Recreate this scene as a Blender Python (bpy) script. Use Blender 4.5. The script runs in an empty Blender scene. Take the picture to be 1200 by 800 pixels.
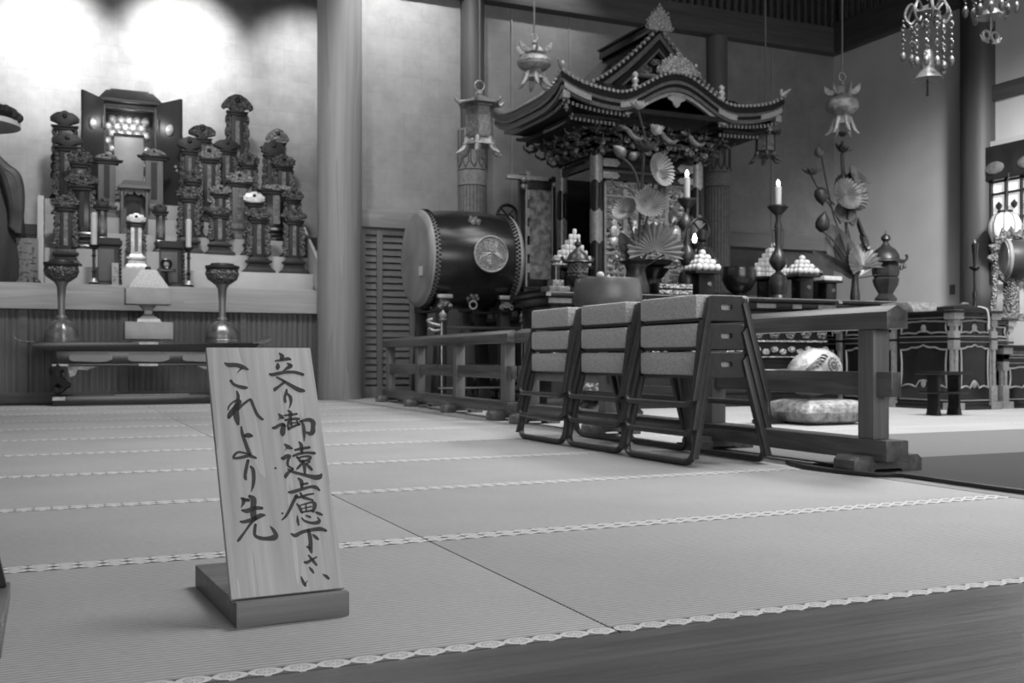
import bpy, bmesh, math, random
from mathutils import Vector, Matrix, noise
random.seed(7)
sc = bpy.context.scene
COL = sc.collection
PI = math.pi
FOC, CAM_H, HOR = 1220.0, 0.41, 420.0
YAW = math.radians(24.0713)
SN, CS = math.sin(YAW), math.cos(YAW)

def P(px, py, Y):
    """point of the hall at depth Y (metres from the camera along the mats) seen at a photo position"""
    r = (px - 600) / FOC
    z = Y / (CS - r * SN)
    return Vector((z * (SN + r * CS), Y, CAM_H - (py - HOR) / FOC * z))
def mpp(px, Y):
    r = (px - 600) / FOC
    return Y / (CS - r * SN) / FOC

# ---------------------------------------------------------------- materials
MATS = {}
def mat(name, v, rough=.5, metal=0.0, var=.12, scale=6.0, bump=0.0, bscale=40.0, stretch=(1, 1, 1), emit=0.0, spec=.5, voro=False, contrast=None):
    if name in MATS: return MATS[name]
    m = bpy.data.materials.new(name); m.use_nodes = True
    nt = m.node_tree; n = nt.nodes; L = nt.links
    b = n['Principled BSDF']
    b.inputs['Roughness'].default_value = rough
    b.inputs['Metallic'].default_value = metal
    b.inputs['Specular IOR Level'].default_value = spec
    tc = n.new('ShaderNodeTexCoord'); mp = n.new('ShaderNodeMapping')
    mp.inputs['Scale'].default_value = stretch
    L.new(tc.outputs['Object'], mp.inputs['Vector'])
    t = n.new('ShaderNodeTexNoise'); t.inputs['Scale'].default_value = scale; t.inputs['Detail'].default_value = 5
    L.new(mp.outputs[0], t.inputs['Vector'])
    cr = n.new('ShaderNodeValToRGB')
    a, z = max(0, v * (1 - var)), v * (1 + var)
    cr.color_ramp.elements[0].color = (a, a, a, 1); cr.color_ramp.elements[1].color = (z, z, z, 1)
    cr.color_ramp.elements[0].position = .3; cr.color_ramp.elements[1].position = .7
    L.new(t.outputs['Fac'], cr.inputs[0]); L.new(cr.outputs[0], b.inputs['Base Color'])
    if bump:
        if voro:
            t2 = n.new('ShaderNodeTexVoronoi'); t2.inputs['Scale'].default_value = bscale; src = t2.outputs['Distance']
        else:
            t2 = n.new('ShaderNodeTexNoise'); t2.inputs['Scale'].default_value = bscale; t2.inputs['Detail'].default_value = 3; src = t2.outputs['Fac']
        L.new(mp.outputs[0], t2.inputs['Vector'])
        bp = n.new('ShaderNodeBump'); bp.inputs['Strength'].default_value = bump; bp.inputs['Distance'].default_value = .02
        L.new(src, bp.inputs['Height']); L.new(bp.outputs[0], b.inputs['Normal'])
    if emit:
        b.inputs['Emission Color'].default_value = (1, 1, 1, 1); b.inputs['Emission Strength'].default_value = emit
    MATS[name] = m
    return m

def math_node(nt, op, a=None, b=None, c=None):
    q = nt.nodes.new('ShaderNodeMath'); q.operation = op
    for i, x in enumerate((a, b, c)):
        if x is None: continue
        if isinstance(x, (int, float)): q.inputs[i].default_value = x
        else: nt.links.new(x, q.inputs[i])
    return q.outputs[0]

def wood(name, v, axis=2, scale=3.0, rough=.55, var=.22, rings=9.0, dist=1.2):
    """wood with grain running along one axis"""
    if name in MATS: return MATS[name]
    st = [1, 1, 1]; st[axis] = .06
    m = mat(name, v, rough=rough, var=var, scale=scale * 8, bump=.08, bscale=60, stretch=tuple(st))
    nt = m.node_tree; n = nt.nodes; L = nt.links
    b = n['Principled BSDF']; cr = [q for q in n if q.type == 'VALTORGB'][0]; mp = [q for q in n if q.type == 'MAPPING'][0]
    w = n.new('ShaderNodeTexNoise'); w.inputs['Scale'].default_value = scale * 2; w.inputs['Detail'].default_value = 2; w.inputs['Distortion'].default_value = dist
    L.new(mp.outputs[0], w.inputs['Vector'])
    g = math_node(nt, 'FRACT', math_node(nt, 'MULTIPLY', w.outputs['Fac'], rings))
    g = math_node(nt, 'MULTIPLY_ADD', g, .22, .89)
    mx = n.new('ShaderNodeMix'); mx.data_type = 'RGBA'; mx.blend_type = 'MULTIPLY'; mx.inputs[0].default_value = 1
    L.new(cr.outputs[0], mx.inputs[6]); L.new(g, mx.inputs[7]); L.new(mx.outputs[2], b.inputs['Base Color'])
    return m

LACQ = mat('black_lacquer', .012, rough=.22, var=.3)
LACQ2 = mat('dark_lacquer', .022, spec=.35, rough=.35, var=.3)
BROWN = mat('brown_lacquer', .028, spec=.25, rough=.45, var=.3)
BRONZE = mat('dark_bronze', .035, rough=.35, metal=.3, var=.4, bump=.1, bscale=30)
GOLD = mat('aged_gold', .33, rough=.42, metal=.55, var=.35, scale=20, bump=.5, bscale=60)
GOLDD = mat('dull_gold', .16, rough=.45, metal=.5, var=.45, scale=25, bump=.6, bscale=60)
GOLDB = mat('bright_gold', .55, rough=.38, metal=.5, var=.25, scale=20, bump=.3, bscale=50)
GFIT = mat('gold_fitting', .3, rough=.35, metal=.35, var=.2, scale=30, bump=.15, bscale=90)
CARVE = mat('carved_gilding', .32, rough=.5, metal=.4, var=.85, scale=45, bump=1.0, bscale=55, voro=True)
CARVED = mat('carved_dark_gilding', .115, rough=.5, metal=.35, var=.95, scale=40, bump=1.0, bscale=50, voro=True)
WHITE = mat('white_cloth', .44, rough=.9, var=.06)
CANDLE = mat('candle_wax', .5, rough=.5, var=.05)
FLAME = mat('candle_flame', .9, emit=14)
RICE = mat('white_sweets', .62, rough=.7, var=.12, scale=40)
INK = mat('ink', .010, rough=.7, var=.1)

# ---------------------------------------------------------------- mesh builder
class MB:
    def __init__(s): s.v = []; s.f = []
    def add(s, vs, fs, M=None):
        o = len(s.v)
        s.v += [tuple(M @ Vector(q)) if M is not None else tuple(q) for q in vs]
        s.f += [tuple(o + i for i in f) for f in fs]
        return s
    def box(s, cx, cy, cz, sx, sy, sz, M=None, top=1.0, topy=None):
        topy = top if topy is None else topy
        a, b, c = sx / 2, sy / 2, sz / 2
        v = [(cx + i * a * (top if k > 0 else 1), cy + j * b * (topy if k > 0 else 1), cz + k * c) for k in (-1, 1) for i, j in ((-1, -1), (1, -1), (1, 1), (-1, 1))]
        return s.add(v, [(3, 2, 1, 0), (4, 5, 6, 7), (0, 1, 5, 4), (1, 2, 6, 5), (2, 3, 7, 6), (3, 0, 4, 7)], M)
    def bx(s, x0, x1, y0, y1, z0, z1, M=None):
        return s.box((x0 + x1) / 2, (y0 + y1) / 2, (z0 + z1) / 2, abs(x1 - x0), abs(y1 - y0), abs(z1 - z0), M)
    def lathe(s, prof, seg=24, c=(0, 0, 0), M=None, lobes=0, amp=0.0, square=False):
        vs, fs = [], []
        for r, z in prof:
            for i in range(seg):
                a = 2 * PI * (i + (.5 if square else 0)) / seg
                rr = r * (1 + amp * abs(math.cos(lobes * a / 2)) - amp) if lobes else r
                vs.append((c[0] + rr * math.cos(a), c[1] + rr * math.sin(a), c[2] + z))
        k = len(prof)
        for j in range(k - 1):
            for i in range(seg):
                fs.append((j * seg + i, j * seg + (i + 1) % seg, (j + 1) * seg + (i + 1) % seg, (j + 1) * seg + i))
        fs.append(tuple(reversed(range(seg)))); fs.append(tuple((k - 1) * seg + i for i in range(seg)))
        return s.add(vs, fs, M)
    def tube(s, path, r, seg=8, closed=False, M=None, flat=1.0):
        pts = [Vector(p) for p in path]; n = len(pts)
        rs = list(r) if isinstance(r, (list, tuple)) else [r] * n
        vs, fs = [], []; up = None
        for i, p in enumerate(pts):
            if closed: t = pts[(i + 1) % n] - pts[i - 1]
            else: t = pts[min(i + 1, n - 1)] - pts[max(i - 1, 0)]
            t = t.normalized() if t.length > 1e-9 else Vector((0, 0, 1))
            if up is None:
                up = Vector((0, 1, 0)) if abs(t.y) < .9 else Vector((1, 0, 0))
            u = (up - t * up.dot(t)).normalized(); w = t.cross(u); up = u
            for k in range(seg):
                a = 2 * PI * k / seg
                vs.append(p + u * (rs[i] * flat * math.cos(a)) + w * (rs[i] * math.sin(a)))
        m = n if closed else n - 1
        for i in range(m):
            j = (i + 1) % n
            for k in range(seg):
                fs.append((i * seg + k, i * seg + (k + 1) % seg, j * seg + (k + 1) % seg, j * seg + k))
        if not closed:
            fs.append(tuple(reversed(range(seg)))); fs.append(tuple((n - 1) * seg + k for k in range(seg)))
        return s.add(vs, fs, M)
    def prism(s, out, d0, d1, M=None, plane='xz'):
        """outline extruded: 'xz' along y, 'xy' along z, 'yz' along x"""
        n = len(out)
        mk = {'xz': lambda a, b, d: (a, d, b), 'xy': lambda a, b, d: (a, b, d), 'yz': lambda a, b, d: (d, a, b)}[plane]
        vs = [mk(a, b, d) for d in (d0, d1) for a, b in out]
        fs = [tuple(range(n)), tuple(range(2 * n - 1, n - 1, -1))] + [(i, (i + 1) % n, n + (i + 1) % n, n + i) for i in range(n)]
        return s.add(vs, fs, M)
    def ball(s, c, r, sx=1, sy=1, sz=1, seg=14, M=None):
        rings = max(5, seg // 2)
        prof = [(max(1e-4, math.sin(PI * j / rings)), -math.cos(PI * j / rings)) for j in range(rings + 1)]
        vs, fs = [], []
        for q, z in prof:
            for i in range(seg):
                a = 2 * PI * i / seg
                vs.append((c[0] + q * r * sx * math.cos(a), c[1] + q * r * sy * math.sin(a), c[2] + z * r * sz))
        for j in range(rings):
            for i in range(seg):
                fs.append((j * seg + i, j * seg + (i + 1) % seg, (j + 1) * seg + (i + 1) % seg, (j + 1) * seg + i))
        return s.add(vs, fs, M)
    def torus(s, c, R, r, axis='y', seg=24, ts=8, M=None, sz=1.0):
        pts = []
        for i in range(seg):
            a = 2 * PI * i / seg; x, y = R * math.cos(a), R * math.sin(a) * sz
            pts.append({'y': (c[0] + x, c[1], c[2] + y), 'z': (c[0] + x, c[1] + y, c[2]), 'x': (c[0], c[1] + x, c[2] + y)}[axis])
        return s.tube(pts, r, ts, True, M)
    def grid(s, nu, nv, fn, thick=0.0, tdir=(0, 0, -1), M=None):
        """surface fn(u,v), with a back side when thick > 0"""
        vs = [Vector(fn(i / nu, j / nv)) for j in range(nv + 1) for i in range(nu + 1)]
        w = nu + 1
        fs = [(j * w + i, j * w + i + 1, (j + 1) * w + i + 1, (j + 1) * w + i) for j in range(nv) for i in range(nu)]
        if thick:
            o = len(vs); d = Vector(tdir) * thick
            vs += [p + d for p in vs]
            fs += [tuple(o + i for i in reversed(f)) for f in list(fs)]
            per = [i for i in range(w)] + [j * w + nu for j in range(1, nv + 1)] + [nv * w + i for i in range(nu - 1, -1, -1)] + [j * w for j in range(nv - 1, 0, -1)]
            fs += [(per[i], per[(i + 1) % len(per)], o + per[(i + 1) % len(per)], o + per[i]) for i in range(len(per))]
        return s.add(vs, fs, M)
    def build(s, name, m, parent=None, bevel=0.0, smooth=32, loc=None, rotz=0, kind=None, recalc=True):
        me = bpy.data.meshes.new(name); me.from_pydata(s.v, [], s.f)
        bm = bmesh.new(); bm.from_mesh(me)
        if recalc: bmesh.ops.recalc_face_normals(bm, faces=bm.faces)
        if bevel:
            es = [e for e in bm.edges if len(e.link_faces) == 2 and e.calc_face_angle(0) > .6]
            bmesh.ops.bevel(bm, geom=es, offset=bevel, segments=2, affect='EDGES', profile=.6, clamp_overlap=True)
        bm.to_mesh(me); bm.free()
        if smooth:
            me.polygons.foreach_set('use_smooth', [True] * len(me.polygons))
            me.set_sharp_from_angle(angle=math.radians(smooth))
        me.materials.append(m)
        o = bpy.data.objects.new(name, me); COL.objects.link(o)
        if parent is not None: o.parent = parent
        if loc is not None: o.location = loc
        if rotz: o.rotation_euler = (0, 0, rotz)
        if kind: o['kind'] = kind
        return o

def thing(name, label, cat, loc=(0, 0, 0), rotz=0, group=None):
    o = bpy.data.objects.new(name, None); COL.objects.link(o)
    o.empty_display_size = .1
    o.location = loc; o.rotation_euler = (0, 0, rotz); o['label'] = label; o['category'] = cat
    if group: o['group'] = group
    return o
def tag(o, label, cat, group=None):
    o['label'] = label; o['category'] = cat
    if group: o['group'] = group
    return o
def dup(root, loc, rotz, label, group=None):
    r = root.copy(); COL.objects.link(r); r.location = loc; r.rotation_euler = (0, 0, rotz); r['label'] = label
    if group: r['group'] = group
    for ch in list(root.children):
        k = ch.copy(); COL.objects.link(k); k.parent = r
        for g in list(ch.children):
            d = g.copy(); COL.objects.link(d); d.parent = k
    return r
def struct(mb, name, m, **k):
    return mb.build(name, m, kind='structure', **k)
def rx(a): return Matrix.Rotation(a, 4, 'X')
def ry(a): return Matrix.Rotation(a, 4, 'Y')
def rz(a): return Matrix.Rotation(a, 4, 'Z')
def tr(x, y, z): return Matrix.Translation((x, y, z))
def catmull(pts, n=6):
    out = []
    for i in range(len(pts) - 1):
        p0, p1, p2, p3 = pts[max(i - 1, 0)], pts[i], pts[i + 1], pts[min(i + 2, len(pts) - 1)]
        for k in range(n):
            t = k / n
            out.append(tuple(.5 * (2 * b + (c - a) * t + (2 * a - 5 * b + 4 * c - d) * t * t + (-a + 3 * b - 3 * c + d) * t ** 3) for a, b, c, d in zip(p0, p1, p2, p3)))
    out.append(tuple(pts[-1]))
    return out
def stroke(mb, st, plane, h=.0006, n=6):
    """one brush stroke (x, y, width) as a thin raised shape; plane maps (x, y, height) to a point"""
    q = catmull(st, n)
    Lf, Rt = [], []
    m = len(q)
    for i in range(m):
        a, b = q[max(i - 1, 0)], q[min(i + 1, m - 1)]
        dx, dy = b[0] - a[0], b[1] - a[1]; l = math.hypot(dx, dy) or 1
        w = max(q[i][2], .0004) / 2; nx, ny = -dy / l, dx / l
        Lf.append((q[i][0] + nx * w, q[i][1] + ny * w)); Rt.append((q[i][0] - nx * w, q[i][1] - ny * w))
    o = len(mb.v)
    for a, b in zip(Lf, Rt):
        for hh in (0, h):
            mb.v.append(tuple(plane(a[0], a[1], hh))); mb.v.append(tuple(plane(b[0], b[1], hh)))
    for i in range(m - 1):
        a, b = o + 4 * i, o + 4 * (i + 1)
        mb.f += [(a + 2, a + 3, b + 3, b + 2), (a, b, b + 1, a + 1), (a, a + 2, b + 2, b), (a + 1, b + 1, b + 3, a + 3)]
    e = o + 4 * (m - 1)
    mb.f += [(o, o + 1, o + 3, o + 2), (e, e + 2, e + 3, e + 1)]
    # rounded ends
    for c, (x, y, w) in ((o, q[0]), (e, q[-1])):
        k = len(mb.v); N = 10
        for hh in (0, h):
            for i in range(N):
                a = 2 * PI * i / N
                mb.v.append(tuple(plane(x + w / 2 * math.cos(a), y + w / 2 * math.sin(a), hh)))
        mb.f += [tuple(k + N + i for i in range(N))] + [(k + i, k + (i + 1) % N, k + N + (i + 1) % N, k + N + i) for i in range(N)]
# ================================================================= camera
cam = bpy.data.cameras.new('camera'); camo = bpy.data.objects.new('camera', cam); COL.objects.link(camo)
camo.location = (0, 0, CAM_H); camo.rotation_euler = (PI / 2, 0, -YAW)
cam.sensor_width = 36; cam.lens = FOC / 1200 * 36; cam.shift_y = (HOR - 400) / 1200
cam.clip_start = .05; cam.clip_end = 100
cam.dof.use_dof = True; cam.dof.focus_distance = 1.9; cam.dof.aperture_fstop = 11
sc.camera = camo

# ================================================================= tatami
def tatami_mat_material():
    m = bpy.data.materials.new('tatami_rush'); m.use_nodes = True
    nt = m.node_tree; n = nt.nodes; L = nt.links; b = n['Principled BSDF']
    b.inputs['Roughness'].default_value = .62; b.inputs['Specular IOR Level'].default_value = .35
    g = n.new('ShaderNodeNewGeometry'); sx = n.new('ShaderNodeSeparateXYZ'); L.new(g.outputs['Position'], sx.inputs[0])
    w = math_node(nt, 'SINE', math_node(nt, 'MULTIPLY', sx.outputs['Y'], 2 * PI / .0115))
    t = n.new('ShaderNodeTexNoise'); t.inputs['Scale'].default_value = 220; t.inputs['Detail'].default_value = 4
    t2 = n.new('ShaderNodeTexNoise'); t2.inputs['Scale'].default_value = 2.2; t2.inputs['Detail'].default_value = 3
    mp = n.new('ShaderNodeMapping'); mp.inputs['Scale'].default_value = (.25, 1, 1); L.new(g.outputs['Position'], mp.inputs[0]); L.new(mp.outputs[0], t.inputs[0]); L.new(g.outputs['Position'], t2.inputs[0])
    v = math_node(nt, 'MULTIPLY_ADD', w, .07, .31)
    v = math_node(nt, 'ADD', v, math_node(nt, 'MULTIPLY_ADD', t.outputs['Fac'], .16, -.08))
    v = math_node(nt, 'ADD', v, math_node(nt, 'MULTIPLY_ADD', t2.outputs['Fac'], .10, -.05))
    cb = n.new('ShaderNodeCombineXYZ')
    for i in range(3): L.new(v, cb.inputs[i])
    L.new(cb.outputs[0], b.inputs['Base Color'])
    bp = n.new('ShaderNodeBump'); bp.inputs['Strength'].default_value = .35; bp.inputs['Distance'].default_value = .002
    L.new(w, bp.inputs['Height']); L.new(bp.outputs[0], b.inputs['Normal'])
    return m
TATAMI = tatami_mat_material()
def border_material():
    m = bpy.data.materials.new('woven_border'); m.use_nodes = True
    nt = m.node_tree; n = nt.nodes; L = nt.links; b = n['Principled BSDF']; b.inputs['Roughness'].default_value = .7
    tc = n.new('ShaderNodeTexCoord'); sx = n.new('ShaderNodeSeparateXYZ'); L.new(tc.outputs['Object'], sx.inputs[0])
    M = lambda *a: math_node(nt, *a)
    u = M('SUBTRACT', M('FRACT', M('DIVIDE', sx.outputs['X'], .0455)), .5)
    ux = M('MULTIPLY', u, 2.0)                       # -1..1 along one medallion
    vy = M('DIVIDE', sx.outputs['Y'], .0165)         # -1..1 across the strip
    u2, v2 = M('MULTIPLY', ux, ux), M('MULTIPLY', vy, vy)
    # lens shaped medallion: |v| < 1 - u^2
    lens = M('LESS_THAN', v2, M('MULTIPLY_ADD', u2, -.96, .98))
    d = M('SQRT', M('ADD', M('MULTIPLY', u2, 2.6), M('MULTIPLY', v2, 2.0)))
    ring = M('MULTIPLY', M('GREATER_THAN', d, .80), M('LESS_THAN', d, .95))
    ang = M('ARCTAN2', vy, M('MULTIPLY', ux, 1.15))
    pet = M('MULTIPLY', M('GREATER_THAN', M('SINE', M('MULTIPLY', ang, 9.0)), .45), M('MULTIPLY', M('LESS_THAN', d, .80), M('GREATER_THAN', d, .25)))
    dark = M('MAXIMUM', M('MULTIPLY', ring, .5), M('MULTIPLY', pet, .55))
    val = M('MULTIPLY', lens, M('SUBTRACT', 1.0, dark))
    # small bright dot pattern in the dark triangles between the medallions
    dots = M('GREATER_THAN', M('MULTIPLY', M('SINE', M('MULTIPLY', sx.outputs['X'], 1400.0)), M('SINE', M('MULTIPLY', sx.outputs['Y'], 1400.0))), .25)
    val = M('MAXIMUM', val, M('MULTIPLY', dots, .32))
    col = M('MULTIPLY_ADD', val, .50, .035)
    cb = n.new('ShaderNodeCombineXYZ')
    for i in range(3): L.new(col, cb.inputs[i])
    L.new(cb.outputs[0], b.inputs['Base Color'])
    return m
BORDER = border_material()
ROW0, ROWP, MATL, SEAM = 1.36, .88, 1.82, .785
BW = .033
ordn = ['first', 'second', 'third', 'fourth', 'fifth', 'sixth', 'seventh', 'eighth', 'ninth', 'tenth']
for r in range(10):
    for k in range(2):
        x0 = SEAM - MATL + k * MATL; y0 = ROW0 + r * ROWP
        cx, cy = x0 + MATL / 2, y0 + ROWP / 2
        t = thing('tatami_mat', f'pale tatami mat, {ordn[r]} row from the wooden floor, {"sign" if k == 0 else "railing"} side of the seam', 'tatami mat', (cx, cy, 0), 0, 'tatami mats laid over the hall floor')
        MB().box(0, 0, -.024, MATL - .003, ROWP - 2 * BW - .0005, .048).build('mat_body', TATAMI, t, bevel=.0025)
        for sgn in (-1, 1):
            bm_ = MB().box(0, 0, -.0238, MATL - .003, BW - .0008, .0486)
            bm_.build('woven_border', BORDER, t, bevel=.0012, loc=(0, sgn * (ROWP / 2 - BW / 2), 0))
struct(MB().bx(-9, 9.4, -5, 13.2, -.25, -.05), 'floor', mat('subfloor', .12))
FLOORW = wood('floor_boards', .085, axis=0, scale=2.0, rough=.3, var=.3, rings=6)
struct(MB().bx(-6, 9.4, -3.2, ROW0 - .002, -.05, -.0006), 'floor_front', FLOORW)
struct(MB().bx(-6, SEAM - MATL - .004, ROW0, 10.16, -.05, 0), 'floor_left', TATAMI)
struct(MB().bx(-6, 2.62, 10.165, 10.6, -.05, -.002), 'trim_1', wood('sill_wood', .06, axis=0))
struct(MB().bx(2.61, 2.695, ROW0, 10.16, -.05, 0), 'trim_2', wood('sill_wood2', .2, axis=1))

# inner hall floor with its own mats (border bands across)
def nave_material():
    m = TATAMI.copy(); m.name = 'inner_tatami'; nt = m.node_tree; n = nt.nodes; L = nt.links; b = n['Principled BSDF']
    src = b.inputs['Base Color'].links[0].from_socket
    g = n.new('ShaderNodeNewGeometry'); sx = n.new('ShaderNodeSeparateXYZ'); L.new(g.outputs['Position'], sx.inputs[0])
    fr = math_node(nt, 'FRACT', math_node(nt, 'DIVIDE', math_node(nt, 'SUBTRACT', sx.outputs['Y'], 4.72), .88))
    band = math_node(nt, 'LESS_THAN', fr, .07)
    ov = math_node(nt, 'SINE', math_node(nt, 'MULTIPLY', sx.outputs['X'], 2 * PI / .0455))
    bv = math_node(nt, 'MULTIPLY_ADD', ov, .18, .36)
    mx = n.new('ShaderNodeMix'); mx.data_type = 'RGBA'; L.new(band, mx.inputs[0]); L.new(src, mx.inputs[6]); L.new(bv, mx.inputs[7])
    L.new(mx.outputs[2], b.inputs['Base Color'])
    return m
struct(MB().bx(2.70, 9.3, ROW0, 10.55, -.05, 0), 'floor_inner', nave_material())
FELT1 = mat('felt_dark', .062, rough=.95, var=.1, scale=200, bump=.2, bscale=400, spec=.1)
FELT2 = mat('felt_mid', .15, rough=.95, var=.1, scale=200, bump=.2, bscale=400, spec=.1)
o = MB().bx(2.702, 8.6, 1.45, 3.2, .0005, .007).build('felt_carpet', FELT1, bevel=.003)
tag(o, 'dark felt carpet runner in front of the railing end', 'carpet')
o = MB().bx(2.77, 8.6, 3.21, 4.26, .0005, .007).build('felt_carpet', FELT2, bevel=.003)
tag(o, 'paler grey felt carpet runner behind the dark one', 'carpet')
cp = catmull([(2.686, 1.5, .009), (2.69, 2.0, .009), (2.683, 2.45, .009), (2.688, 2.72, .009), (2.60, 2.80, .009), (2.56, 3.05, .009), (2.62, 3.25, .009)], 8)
tag(MB().tube(cp + [], .008, 8).build('carpet_edge_shadow', mat('edge_shadow_black', .015, rough=.5)), 'dark strip added for the shaded gap along the carpet edge behind the railing foot', 'cord')  # thin black tube laid in as the shadow line of the carpet edge gap

# ================================================================= walls
def leaf_material(name, v, cell, seam=.92, var=.18, px=None, wob=.45):
    """gilded paper in square leaves: each square its own tone"""
    m = bpy.data.materials.new(name); m.use_nodes = True
    nt = m.node_tree; n = nt.nodes; L = nt.links; b = n['Principled BSDF']; b.inputs['Roughness'].default_value = .55; b.inputs['Metallic'].default_value = .15
    g = n.new('ShaderNodeNewGeometry'); sx = n.new('ShaderNodeSeparateXYZ'); L.new(g.outputs['Position'], sx.inputs[0])
    M = lambda *a: math_node(nt, *a)
    X = M('DIVIDE', M('ADD', sx.outputs['X'], sx.outputs['Y']), cell); Z = M('DIVIDE', sx.outputs['Z'], cell)
    cb0 = n.new('ShaderNodeCombineXYZ'); L.new(M('FLOOR', X), cb0.inputs[0]); L.new(M('FLOOR', Z), cb0.inputs[1])
    wn = n.new('ShaderNodeTexWhiteNoise'); L.new(cb0.outputs[0], wn.inputs[0])
    t = n.new('ShaderNodeTexNoise'); t.inputs['Scale'].default_value = 4.5; t.inputs['Detail'].default_value = 9; t.inputs['Roughness'].default_value = .68; L.new(g.outputs['Position'], t.inputs[0])
    val = M('ADD', M('MULTIPLY_ADD', wn.outputs['Value'], var * v, v * (1 - var / 2)), M('MULTIPLY_ADD', t.outputs['Fac'], 2 * wob * v, -wob * v))
    ed = M('MAXIMUM', M('LESS_THAN', M('FRACT', X), .035), M('LESS_THAN', M('FRACT', Z), .035))
    val = M('MULTIPLY', val, M('MULTIPLY_ADD', ed, seam - 1, 1.0))
    cb = n.new('ShaderNodeCombineXYZ')
    for i in range(3): L.new(val, cb.inputs[i])
    L.new(cb.outputs[0], b.inputs['Base Color'])
    return m
WALLB = leaf_material('gilded_wall', .22, .20, var=.08)
WALLA = leaf_material('gilded_alcove', .43, .19, var=.12)
PLAST = mat('plaster', .5, rough=.9, var=.06, scale=3)
PLASTD = mat('plaster_dark', .08, rough=.9, var=.1)
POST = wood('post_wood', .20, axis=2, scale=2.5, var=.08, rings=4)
BEAM = wood('beam_wood', .16, axis=0, scale=2.5, var=.12, rings=4)
DARKW = wood('dark_wood', .05, axis=0, scale=2.5)
YB = 10.55           # inner back wall
XR = 9.25            # inner right wall
ZC = 5.6
struct(MB().bx(2.95, XR + .1, YB, YB + .15, 1.9, ZC), 'wall_back', WALLB)
struct(MB().bx(2.95, XR + .1, YB, YB + .15, -.05, 1.9), 'wall_back_lower', PLASTD)
struct(MB().bx(2.9, XR, YB - .09, YB, 1.775, 1.955), 'trim_3', BEAM, bevel=.006)
struct(MB().bx(-7, XR, YB - .16, YB - .001, 4.29, 4.61), 'trim_4', wood('beam_dark', .075, axis=0), bevel=.01)
sl = MB()
for i in range(60):
    x = 2.9 + i * .107; sl.bx(x, x + .035, YB - .12, YB - .06, 4.611, ZC)
struct(sl, 'trim_5', DARKW)
for px in (600, 668, 905):
    q = P(px, 200, YB - .01); struct(MB().bx(q.x - .012, q.x + .012, YB - .012, YB, 1.96, 4.29), 'trim_6', mat('seam_strip', .24))
# round posts
def post(px, Y, wpx, name, z1=ZC, m=POST):
    q = P(px, 400, Y); r = wpx / 2 * mpp(px, Y)
    mb = MB().lathe([(r, 0), (r, z1)], 40)
    return struct(mb, name, m, loc=(q.x, Y, 0)), q.x, r
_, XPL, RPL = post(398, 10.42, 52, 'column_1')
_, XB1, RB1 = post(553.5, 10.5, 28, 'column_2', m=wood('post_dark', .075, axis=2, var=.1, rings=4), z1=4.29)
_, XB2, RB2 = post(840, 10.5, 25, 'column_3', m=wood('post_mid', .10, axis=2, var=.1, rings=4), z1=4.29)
# right wall, its post and the bay beyond it
YP = 8.24
struct(MB().bx(XR, XR + .12, -3, 11, -.05, ZC), 'wall_right', PLAST)
struct(MB().bx(XR - .14, XR - .001, -3, YB - .17, 4.29, 4.66), 'trim_7', wood('beam_dark2', .06, axis=1), bevel=.01)
sl = MB()
for i in range(60):
    y = 4 + i * .107; sl.bx(XR - .1, XR - .05, y, y + .035, 4.661, ZC)
struct(sl, 'trim_8', DARKW)
mb = MB().lathe([(.195, 0), (.195, ZC)], 40); struct(mb, 'column_4', wood('post_right', .042, axis=2, var=.08, rings=4), loc=(XR - .02, YP, 0))
struct(MB().bx(XR - .05, XR - .001, 5.5, YP - .15, 3.16, 3.32), 'trim_9', wood('rail_mid', .07, axis=1))
struct(MB().bx(XR - .07, XR - .001, 5.5, YP - .15, 2.66, 2.72), 'trim_10', WHITE)
# lattice window with paper panes
LX = XR - .03
win = struct(MB().bx(LX - .09, LX - .002, 5.5, YP - .17, 2.30, 2.655), 'window_1', LACQ2)
cr = MB()
for y in (7.95, 7.55, 7.15): cr.ball((LX - .095, y, 2.42), .12, .12, 1.0, .55)
cr.build('crest', GOLD, win)
MB().bx(LX - .02, LX - .004, 5.5, YP - .17, 1.2, 2.30).build('window_paper', mat('lit_paper', .7, emit=.55), win)
lat = MB()
for i in range(10):
    y = YP - .2 - i * .19; lat.bx(LX - .055, LX - .021, y - .012, y + .012, 1.2, 2.30)
for z in (1.25, 1.5, 1.72, 1.88, 2.15, 2.28): lat.bx(LX - .05, LX - .022, 5.5, YP - .17, z - .012, z + .012)
lat.build('window_lattice', LACQ2, win)
fl = MB()
for i in range(9):
    y = YP - .295 - i * .19; fl.lathe([(.002, -.05), (.03, -.02), (.035, .01), (.002, .05)], 8, c=(LX - .035, y, 2.02))
fl.build('window_motif', LACQ2, win)
tag(MB().box(0, 0, 0, .012, .07, .11).build('light_switch', mat('switch_plastic', .1, rough=.4), bevel=.004, loc=(XR - .007, 8.62, 1.18)), 'small wall switch plate on the pale wall beside the round post', 'switch')
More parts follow.
